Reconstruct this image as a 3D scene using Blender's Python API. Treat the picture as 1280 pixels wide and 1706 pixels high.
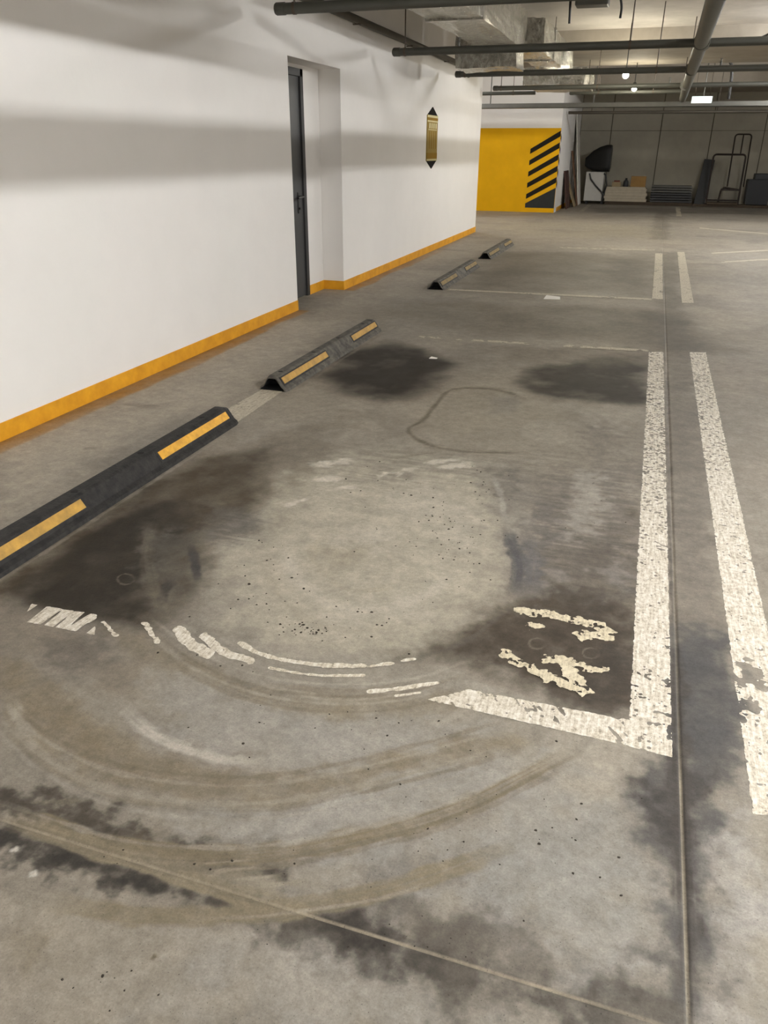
import bpy, bmesh, math, random
import numpy as np
from mathutils import Vector, Matrix

# ------------------------------------------------------------------ camera, world, exposure
scene = bpy.context.scene
C = scene.collection
for o in list(bpy.data.objects):
    bpy.data.objects.remove(o)
CAM_H = 1.5
cam_d = bpy.data.cameras.new('camera')
cam_d.sensor_fit = 'HORIZONTAL'
cam_d.sensor_width = 36.0
cam_d.lens = 1270.9 / 1280.0 * 36.0
cam_d.clip_start = 0.05
cam_d.clip_end = 200
cam = bpy.data.objects.new('camera', cam_d)
C.objects.link(cam)
_r = Vector((0.950478, 0.310742, 0.005547))
_u = Vector((-0.138428, 0.407300, 0.902743))
_f = Vector((-0.278260, 0.858805, -0.430145))
cam.matrix_world = Matrix(((_r.x, _u.x, -_f.x, 0), (_r.y, _u.y, -_f.y, 0), (_r.z, _u.z, -_f.z, CAM_H), (0, 0, 0, 1)))
scene.camera = cam

world = bpy.data.worlds.new('world')
scene.world = world
world.use_nodes = True
world.node_tree.nodes['Background'].inputs[0].default_value = (0.9, 0.92, 1, 1)
world.node_tree.nodes['Background'].inputs[1].default_value = 0.0
vs = scene.view_settings
vs.view_transform = 'Standard'
vs.look = 'None'
vs.gamma = 1.0
vs.use_curve_mapping = False
vs.exposure = 0.0
TUBE = 418.0        # emission of the strip lights
BULB = 620.0       # emission of the two hanging bulbs
LAMP_COL = (1.0, 1.0, 0.995)
BULB_COL = (1.0, 0.93, 0.74)

random.seed(4)
rng = np.random.default_rng(7)

# ------------------------------------------------------------------ helpers
def lin(c):
    r = []
    for v in c:
        v = v / 255.0
        r.append(v / 12.92 if v <= 0.04045 else ((v + 0.055) / 1.055) ** 2.4)
    return tuple(r)

class MB:
    """collects faces; build() links them as one mesh object"""
    def __init__(s):
        s.v = []; s.f = []
    def add(s, vs_, fs):
        b = len(s.v)
        s.v += [tuple(p) for p in vs_]
        s.f += [tuple(b + i for i in q) for q in fs]
    def box(s, a, b, mat=None):
        x0, y0, z0 = a; x1, y1, z1 = b
        p = [(x0,y0,z0),(x1,y0,z0),(x1,y1,z0),(x0,y1,z0),(x0,y0,z1),(x1,y0,z1),(x1,y1,z1),(x0,y1,z1)]
        if mat is not None:
            p = [tuple(mat @ Vector(q)) for q in p]
        s.add(p, [(3,2,1,0),(4,5,6,7),(0,1,5,4),(1,2,6,5),(2,3,7,6),(3,0,4,7)])
    def bevbox(s, a, b, r=0.02, mat=None):
        """box with chamfered edges"""
        bm = bmesh.new()
        bmesh.ops.create_cube(bm, size=1)
        for v in bm.verts:
            v.co = Vector([(a[i] + b[i]) / 2 + v.co[i] * (b[i] - a[i]) for i in range(3)])
        bmesh.ops.bevel(bm, geom=list(bm.edges), offset=r, segments=2, affect='EDGES', profile=0.6)
        bm.verts.index_update()
        vs_ = [tuple(mat @ v.co) if mat is not None else tuple(v.co) for v in bm.verts]
        s.add(vs_, [tuple(v.index for v in f.verts) for f in bm.faces])
        bm.free()
    def tube(s, pts, r, n=12, caps=True):
        pts = [Vector(p) for p in pts]
        rings = []
        a = None
        for i, p in enumerate(pts):
            d = (pts[min(i+1, len(pts)-1)] - pts[max(i-1, 0)]).normalized()
            if a is None:
                a = d.cross(Vector((0,0,1)) if abs(d.z) < 0.9 else Vector((1,0,0))).normalized()
            else:
                a = (a - d*a.dot(d)).normalized()
            b = d.cross(a)
            rad = r[i] if isinstance(r, (list, tuple)) else r
            rings.append([p + rad * (math.cos(2*math.pi*k/n) * a + math.sin(2*math.pi*k/n) * b) for k in range(n)])
        vs_ = [q for g in rings for q in g]
        fs = []
        for i in range(len(rings)-1):
            for k in range(n):
                fs.append((i*n+k, i*n+(k+1)%n, (i+1)*n+(k+1)%n, (i+1)*n+k))
        if caps:
            fs.append(tuple(range(n-1,-1,-1)))
            fs.append(tuple((len(rings)-1)*n+k for k in range(n)))
        s.add(vs_, fs)
    def lathe(s, c, prof, n=20, ax='z'):
        c = Vector(c); vs_ = []; fs = []
        for (rr, h) in prof:
            for k in range(n):
                t = 2*math.pi*k/n
                if ax == 'z': q = Vector((rr*math.cos(t), rr*math.sin(t), h))
                elif ax == 'x': q = Vector((h, rr*math.cos(t), rr*math.sin(t)))
                else: q = Vector((rr*math.sin(t), h, rr*math.cos(t)))
                vs_.append(c + q)
        for i in range(len(prof)-1):
            for k in range(n):
                fs.append((i*n+k, i*n+(k+1)%n, (i+1)*n+(k+1)%n, (i+1)*n+k))
        fs.append(tuple(range(n-1,-1,-1)))
        fs.append(tuple((len(prof)-1)*n+k for k in range(n)))
        s.add(vs_, fs)
    def prism(s, poly, d):
        """poly: list of 3d points; d: extrusion vector"""
        n = len(poly); d = Vector(d)
        vs_ = [Vector(p) for p in poly] + [Vector(p) + d for p in poly]
        fs = [tuple(range(n-1,-1,-1)), tuple(range(n, 2*n))] + [(i, (i+1)%n, n+(i+1)%n, n+i) for i in range(n)]
        s.add(vs_, fs)
    def build(s, name, mat, parent=None, smooth=False, fixn=True):
        me = bpy.data.meshes.new(name)
        me.from_pydata(s.v, [], s.f)
        if fixn:
            bm = bmesh.new(); bm.from_mesh(me)
            bmesh.ops.recalc_face_normals(bm, faces=bm.faces)
            bm.to_mesh(me); bm.free()
        me.materials.append(mat)
        if smooth:
            me.polygons.foreach_set('use_smooth', [True]*len(me.polygons))
            try:
                me.set_sharp_from_angle(angle=math.radians(38))
            except Exception:
                pass
        o = bpy.data.objects.new(name, me)
        C.objects.link(o)
        if parent is not None:
            o.parent = parent
            o.matrix_parent_inverse = Matrix.Translation(-Vector(parent.location)) if parent.rotation_euler.z == 0 else parent.matrix_basis.inverted()
        return o

def tag(o, label, cat, group=None):
    o['label'] = label; o['category'] = cat
    if group: o['group'] = group
    return o

def thing(name, label, cat, loc=(0,0,0), group=None):
    o = bpy.data.objects.new(name, None)
    C.objects.link(o); o.location = loc; o.empty_display_size = 0.1
    return tag(o, label, cat, group)

def struct(o):
    o['kind'] = 'structure'
    return o

# ------------------------------------------------------------------ materials
def newmat(name):
    m = bpy.data.materials.new(name); m.use_nodes = True
    nt = m.node_tree
    return m, nt, nt.nodes['Principled BSDF']

def noise_node(nt, scale, detail=4, rough=0.6, vec=None, dist=0.0):
    n = nt.nodes.new('ShaderNodeTexNoise')
    n.inputs['Scale'].default_value = scale
    n.inputs['Detail'].default_value = detail
    n.inputs['Roughness'].default_value = rough
    n.inputs['Distortion'].default_value = dist
    if vec is not None: nt.links.new(vec, n.inputs['Vector'])
    return n

def ramp(nt, src, stops):
    r = nt.nodes.new('ShaderNodeValToRGB')
    e = r.color_ramp.elements
    e[0].position, e[0].color = stops[0][0], (*stops[0][1], 1)
    e[1].position, e[1].color = stops[-1][0], (*stops[-1][1], 1)
    for p, c in stops[1:-1]:
        x = e.new(p); x.color = (*c, 1)
    nt.links.new(src, r.inputs[0])
    return r

def mat_basic(name, c, rough=0.6, metal=0.0, var=0.12, scale=8.0, bump=0.0, bscale=60, spec=0.5, c2=None):
    """colour broken up by procedural noise between two tones"""
    m, nt, b = newmat(name)
    tc = nt.nodes.new('ShaderNodeTexCoord')
    n = noise_node(nt, scale, 5, 0.65, tc.outputs['Object'])
    c = lin(c)
    hi = tuple(min(1, v*(1+var)) for v in c)
    lo = tuple(v*(1-var) for v in c) if c2 is None else lin(c2)
    r = ramp(nt, n.outputs[0], [(0.3, lo), (0.7, hi)])
    nt.links.new(r.outputs[0], b.inputs['Base Color'])
    b.inputs['Roughness'].default_value = rough
    b.inputs['Metallic'].default_value = metal
    b.inputs['Specular IOR Level'].default_value = spec
    if bump > 0:
        n2 = noise_node(nt, bscale, 3, 0.6, tc.outputs['Object'])
        bp = nt.nodes.new('ShaderNodeBump'); bp.inputs['Strength'].default_value = bump; bp.inputs['Distance'].default_value = 0.01
        nt.links.new(n2.outputs[0], bp.inputs['Height'])
        nt.links.new(bp.outputs[0], b.inputs['Normal'])
    return m

def mat_emit(name, c, s):
    m, nt, b = newmat(name)
    b.inputs['Base Color'].default_value = (0.8, 0.8, 0.8, 1)
    b.inputs['Emission Color'].default_value = (*c, 1)
    b.inputs['Emission Strength'].default_value = s
    return m

M = {}
M['wall'] = mat_basic('white_wall_paint', (236, 233, 229), 0.75, var=0.025, scale=1.3, bump=0.06, bscale=35, spec=0.25)
M['ceil'] = mat_basic('raw_concrete_ceiling', (204, 198, 190), 0.85, var=0.12, scale=2.0, bump=0.1, bscale=20, spec=0.2)
M['beam'] = mat_basic('raw_concrete_beam', (150, 142, 130), 0.85, var=0.12, scale=2.5, spec=0.2)
M['backwall'] = mat_basic('grey_concrete_panel', (165, 160, 146), 0.85, var=0.10, scale=1.5, spec=0.2)
M['backjoint'] = mat_basic('panel_joint', (92, 88, 78), 0.9, spec=0.1)
M['yellow'] = mat_basic('yellow_skirting_paint', (226, 164, 32), 0.55, var=0.07, scale=7, c2=(206, 142, 24))
M['yellowwall'] = mat_basic('yellow_wall_paint', (228, 172, 8), 0.7, var=0.05, scale=3, spec=0.2)
M['black_paint'] = mat_basic('black_hazard_paint', (34, 32, 27), 0.8, var=0.1, spec=0.15)
M['grey_paint'] = mat_basic('dark_grey_foot_paint', (54, 56, 55), 0.8, var=0.1, spec=0.15)
M['pipe'] = mat_basic('grey_green_pipe_paint', (68, 68, 61), 0.5, var=0.12, scale=5)
M['pipe_main'] = mat_basic('grey_main_pipe_paint', (88, 87, 79), 0.5, var=0.12, scale=5)
M['rod'] = mat_basic('hanger_steel', (82, 72, 62), 0.5, metal=0.3)
M['tray'] = mat_basic('grey_tray_steel', (96, 95, 89), 0.5, metal=0.2, var=0.1)
M['conduit'] = mat_basic('brown_grey_conduit', (70, 64, 54), 0.6)
M['door'] = mat_basic('grey_steel_door', (62, 62, 62), 0.5, var=0.06, scale=3)
M['dframe'] = mat_basic('dark_door_frame', (48, 48, 48), 0.5)
M['black'] = mat_basic('black_plastic', (20, 19, 19), 0.45)
M['rubber'] = mat_basic('dusty_black_rubber', (48, 46, 44), 0.65, var=0.3, scale=26, bump=0.35, bscale=90, c2=(22, 22, 23), spec=0.3)
M['rubber_worn'] = mat_basic('worn_grey_rubber', (96, 91, 82), 0.7, var=0.3, scale=16, bump=0.3, bscale=90, c2=(40, 39, 37))
M['hole'] = mat_basic('hole_shade_black', (8, 8, 8), 0.8)  # painted shade for holes and hollow ends
M['strip'] = mat_basic('yellow_reflective_strip', (226, 170, 44), 0.5, var=0.1, scale=18, c2=(186, 134, 30))
M['strip_dirty'] = mat_basic('dusty_yellow_strip', (196, 152, 66), 0.6, var=0.1, scale=14, c2=(150, 118, 58))
M['strip_faded'] = mat_basic('faded_yellow_strip', (146, 122, 72), 0.7, var=0.1, scale=10, c2=(112, 98, 66))
M['cardboard'] = mat_basic('cardboard', (150, 116, 66), 0.8)
M['brown_board'] = mat_basic('brown_board', (104, 72, 50), 0.7)
M['darkbrown'] = mat_basic('dark_brown_board', (70, 42, 34), 0.7)
M['tan_board'] = mat_basic('tan_board', (150, 132, 100), 0.7)
M['whiteboard'] = mat_basic('white_board', (226, 222, 214), 0.6, var=0.04)
M['cream'] = mat_basic('cream_panel', (182, 172, 152), 0.7, var=0.08)
M['appliance'] = mat_basic('white_enamel', (190, 188, 182), 0.45, var=0.05)
M['blackgoods'] = mat_basic('matt_black_plastic', (14, 14, 14), 0.6)
M['charcoal'] = mat_basic('charcoal_panel', (54, 55, 56), 0.6)
M['slat'] = mat_basic('grey_slat', (86, 86, 82), 0.6)
M['tubeframe'] = mat_basic('brown_black_tube', (44, 34, 28), 0.5, metal=0.3)
M['navy'] = mat_basic('blue_black_plastic', (24, 27, 32), 0.5)
M['wood'] = mat_basic('dark_old_timber', (70, 58, 44), 0.8)
M['red'] = mat_basic('dull_red_plastic', (110, 50, 36), 0.6)
M['paper'] = mat_basic('white_paper', (236, 232, 222), 0.8, var=0.03)
M['crumb'] = mat_basic('dark_dirt', (52, 46, 38), 0.9)
M['sign_body'] = mat_basic('mustard_sign', (150, 126, 60), 0.7, var=0.08, spec=0.2)
M['sign_pale'] = mat_basic('pale_sign_band', (206, 194, 140), 0.5, var=0.05)
M['sign_band'] = mat_basic('ochre_sign_band', (140, 106, 14), 0.7, var=0.06, spec=0.2)
M['sign_black'] = mat_basic('black_sign_tip', (16, 12, 11), 0.8, spec=0.15)
M['lamp_white'] = mat_basic('lamp_housing', (214, 212, 206), 0.5)
M['tube_light'] = mat_emit('strip_light_diffuser', LAMP_COL, TUBE)
M['bulb'] = mat_emit('bulb_glow', BULB_COL, BULB)
M['exit'] = mat_emit('exit_sign_glow', (0.78, 1.0, 0.98), 2.2)
M['exit_print'] = mat_emit('exit_sign_green_print', (0.16, 0.62, 0.50), 0.9)

def foil_mat():
    m, nt, b = newmat('crinkled_aluminium_foil')
    tc = nt.nodes.new('ShaderNodeTexCoord')
    mp = nt.nodes.new('ShaderNodeMapping'); mp.inputs['Scale'].default_value = (1, 1.6, 0.6)
    nt.links.new(tc.outputs['Object'], mp.inputs[0])
    n = noise_node(nt, 11, 6, 0.75, mp.outputs[0], 1.6)
    r = ramp(nt, n.outputs[0], [(0.35, lin((150, 146, 134))), (0.65, lin((240, 237, 226)))])
    nt.links.new(r.outputs[0], b.inputs['Base Color'])
    b.inputs['Metallic'].default_value = 0.85
    b.inputs['Roughness'].default_value = 0.24
    bp = nt.nodes.new('ShaderNodeBump'); bp.inputs['Strength'].default_value = 1.0; bp.inputs['Distance'].default_value = 0.12
    nt.links.new(n.outputs[0], bp.inputs['Height']); nt.links.new(bp.outputs[0], b.inputs['Normal'])
    return m
M['foil'] = foil_mat()

def floor_mat():
    m, nt, b = newmat('stained_concrete_floor')
    L = nt.links
    at = nt.nodes.new('ShaderNodeAttribute'); at.attribute_name = 'stain'
    tc = nt.nodes.new('ShaderNodeTexCoord')
    prev = at.outputs['Color']
    for sc_, det, lo, hi in ((2.2, 5, 0.92, 1.08), (17, 6, 0.82, 1.18), (60, 5, 0.84, 1.16), (190, 3, 0.84, 1.15)):
        n = noise_node(nt, sc_, det, 0.68, tc.outputs['Object'])
        r = nt.nodes.new('ShaderNodeMapRange')
        r.inputs['From Min'].default_value = 0.28; r.inputs['From Max'].default_value = 0.72
        r.inputs['To Min'].default_value = lo; r.inputs['To Max'].default_value = hi
        L.new(n.outputs[0], r.inputs[0])
        mx = nt.nodes.new('ShaderNodeVectorMath'); mx.operation = 'SCALE'
        L.new(prev, mx.inputs[0]); L.new(r.outputs[0], mx.inputs['Scale'])
        prev = mx.outputs[0]
    # tiny dark pits and dust specks
    ns_ = noise_node(nt, 210, 2, 0.5, tc.outputs['Object'])
    rs = nt.nodes.new('ShaderNodeMapRange')
    rs.inputs['From Min'].default_value = 0.66; rs.inputs['From Max'].default_value = 0.74
    rs.inputs['To Min'].default_value = 1.0; rs.inputs['To Max'].default_value = 0.45
    L.new(ns_.outputs[0], rs.inputs[0])
    mx = nt.nodes.new('ShaderNodeVectorMath'); mx.operation = 'SCALE'
    L.new(prev, mx.inputs[0]); L.new(rs.outputs[0], mx.inputs['Scale']); prev = mx.outputs[0]
    L.new(prev, b.inputs['Base Color'])
    r2 = nt.nodes.new('ShaderNodeMapRange')
    r2.inputs['To Min'].default_value = 0.50; r2.inputs['To Max'].default_value = 0.72
    n = noise_node(nt, 6, 5, 0.7, tc.outputs['Object'])
    L.new(n.outputs[0], r2.inputs[0]); L.new(r2.outputs[0], b.inputs['Roughness'])
    b.inputs['Specular IOR Level'].default_value = 0.35
    nb = noise_node(nt, 90, 4, 0.7, tc.outputs['Object'])
    bp = nt.nodes.new('ShaderNodeBump'); bp.inputs['Strength'].default_value = 0.3; bp.inputs['Distance'].default_value = 0.004
    L.new(nb.outputs[0], bp.inputs['Height']); L.new(bp.outputs[0], b.inputs['Normal'])
    return m
M['floor'] = floor_mat()

def paint_mat(name, c1, c2, c3):
    m, nt, b = newmat(name)
    tc = nt.nodes.new('ShaderNodeTexCoord')
    mp = nt.nodes.new('ShaderNodeMapping'); mp.inputs['Scale'].default_value = (95, 11, 1)
    nt.links.new(tc.outputs['Object'], mp.inputs[0])
    n = noise_node(nt, 55, 6, 0.8, tc.outputs['Object'])
    n2 = noise_node(nt, 1.0, 5, 0.7, mp.outputs[0])
    ad = nt.nodes.new('ShaderNodeMath'); ad.operation = 'MULTIPLY_ADD'; ad.inputs[1].default_value = 0.55
    ml = nt.nodes.new('ShaderNodeMath'); ml.operation = 'MULTIPLY'; ml.inputs[1].default_value = 0.45
    nt.links.new(n2.outputs[0], ml.inputs[0]); nt.links.new(n.outputs[0], ad.inputs[0]); nt.links.new(ml.outputs[0], ad.inputs[2])
    r = ramp(nt, ad.outputs[0], [(0.37, lin(c3)), (0.47, lin(c2)), (0.58, lin(c1))])
    nt.links.new(r.outputs[0], b.inputs['Base Color'])
    b.inputs['Roughness'].default_value = 0.6
    return m
M['paint'] = paint_mat('worn_white_line_paint', (240, 235, 224), (206, 196, 177), (142, 131, 113))
M['paint_dull'] = paint_mat('dusty_white_line_paint', (200, 192, 172), (178, 168, 148), (130, 121, 106))
M['paint_cream'] = paint_mat('dirty_cream_paint', (232, 222, 196), (206, 194, 166), (126, 114, 94))
M['paint_grey'] = paint_mat('grey_white_line_paint', (176, 168, 150), (156, 147, 130), (126, 118, 104))

# ------------------------------------------------------------------ numpy noise and distance helpers
_T = rng.random((256, 256))
def vnoise(x, y, k=0):
    xi = np.floor(x).astype(np.int64); yi = np.floor(y).astype(np.int64)
    fx = x - xi; fy = y - yi
    fx = fx*fx*(3-2*fx); fy = fy*fy*(3-2*fy)
    xi = xi + 37*k; yi = yi + 91*k
    a = _T[xi & 255, yi & 255]; b_ = _T[(xi+1) & 255, yi & 255]
    c = _T[xi & 255, (yi+1) & 255]; d = _T[(xi+1) & 255, (yi+1) & 255]
    return (a*(1-fx)+b_*fx)*(1-fy) + (c*(1-fx)+d*fx)*fy
def fbm(x, y, k=0, octv=4):
    s = 0; a = 0.5; t = 0
    for i in range(octv):
        s = s + a*vnoise(x*2**i, y*2**i, k+i); t += a; a *= 0.55
    return s/t*2-1
def seg_dist(X, Y, pts):
    d = np.full(X.shape, 1e9)
    for (ax, ay), (bx, by) in zip(pts[:-1], pts[1:]):
        ex, ey = bx-ax, by-ay
        l2 = ex*ex+ey*ey+1e-12
        t = np.clip(((X-ax)*ex+(Y-ay)*ey)/l2, 0, 1)
        d = np.minimum(d, (X-ax-t*ex)**2+(Y-ay-t*ey)**2)
    return np.sqrt(d)
def seg_along(X, Y, pts):
    d = np.full(X.shape, 1e9); U = np.zeros(X.shape); acc = 0.0
    for (ax, ay), (bx, by) in zip(pts[:-1], pts[1:]):
        ex, ey = bx-ax, by-ay
        l = math.hypot(ex, ey)+1e-9
        t = np.clip(((X-ax)*ex+(Y-ay)*ey)/(l*l), 0, 1)
        q = (X-ax-t*ex)**2+(Y-ay-t*ey)**2
        k = q < d
        d = np.where(k, q, d); U = np.where(k, acc+t*l, U); acc += l
    return U, acc
def poly_sd(X, Y, pts):
    d = seg_dist(X, Y, pts+[pts[0]])
    ins = np.zeros(X.shape, bool)
    n = len(pts)
    for i in range(n):
        (ax, ay), (bx, by) = pts[i], pts[(i+1) % n]
        if ay == by: continue
        c = ((ay > Y) != (by > Y)) & (X < (bx-ax)*(Y-ay)/(by-ay)+ax)
        ins ^= c
    return np.where(ins, d, -d)
def sstep(t):
    t = np.clip(t, 0, 1)
    return t*t*(3-2*t)

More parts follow.
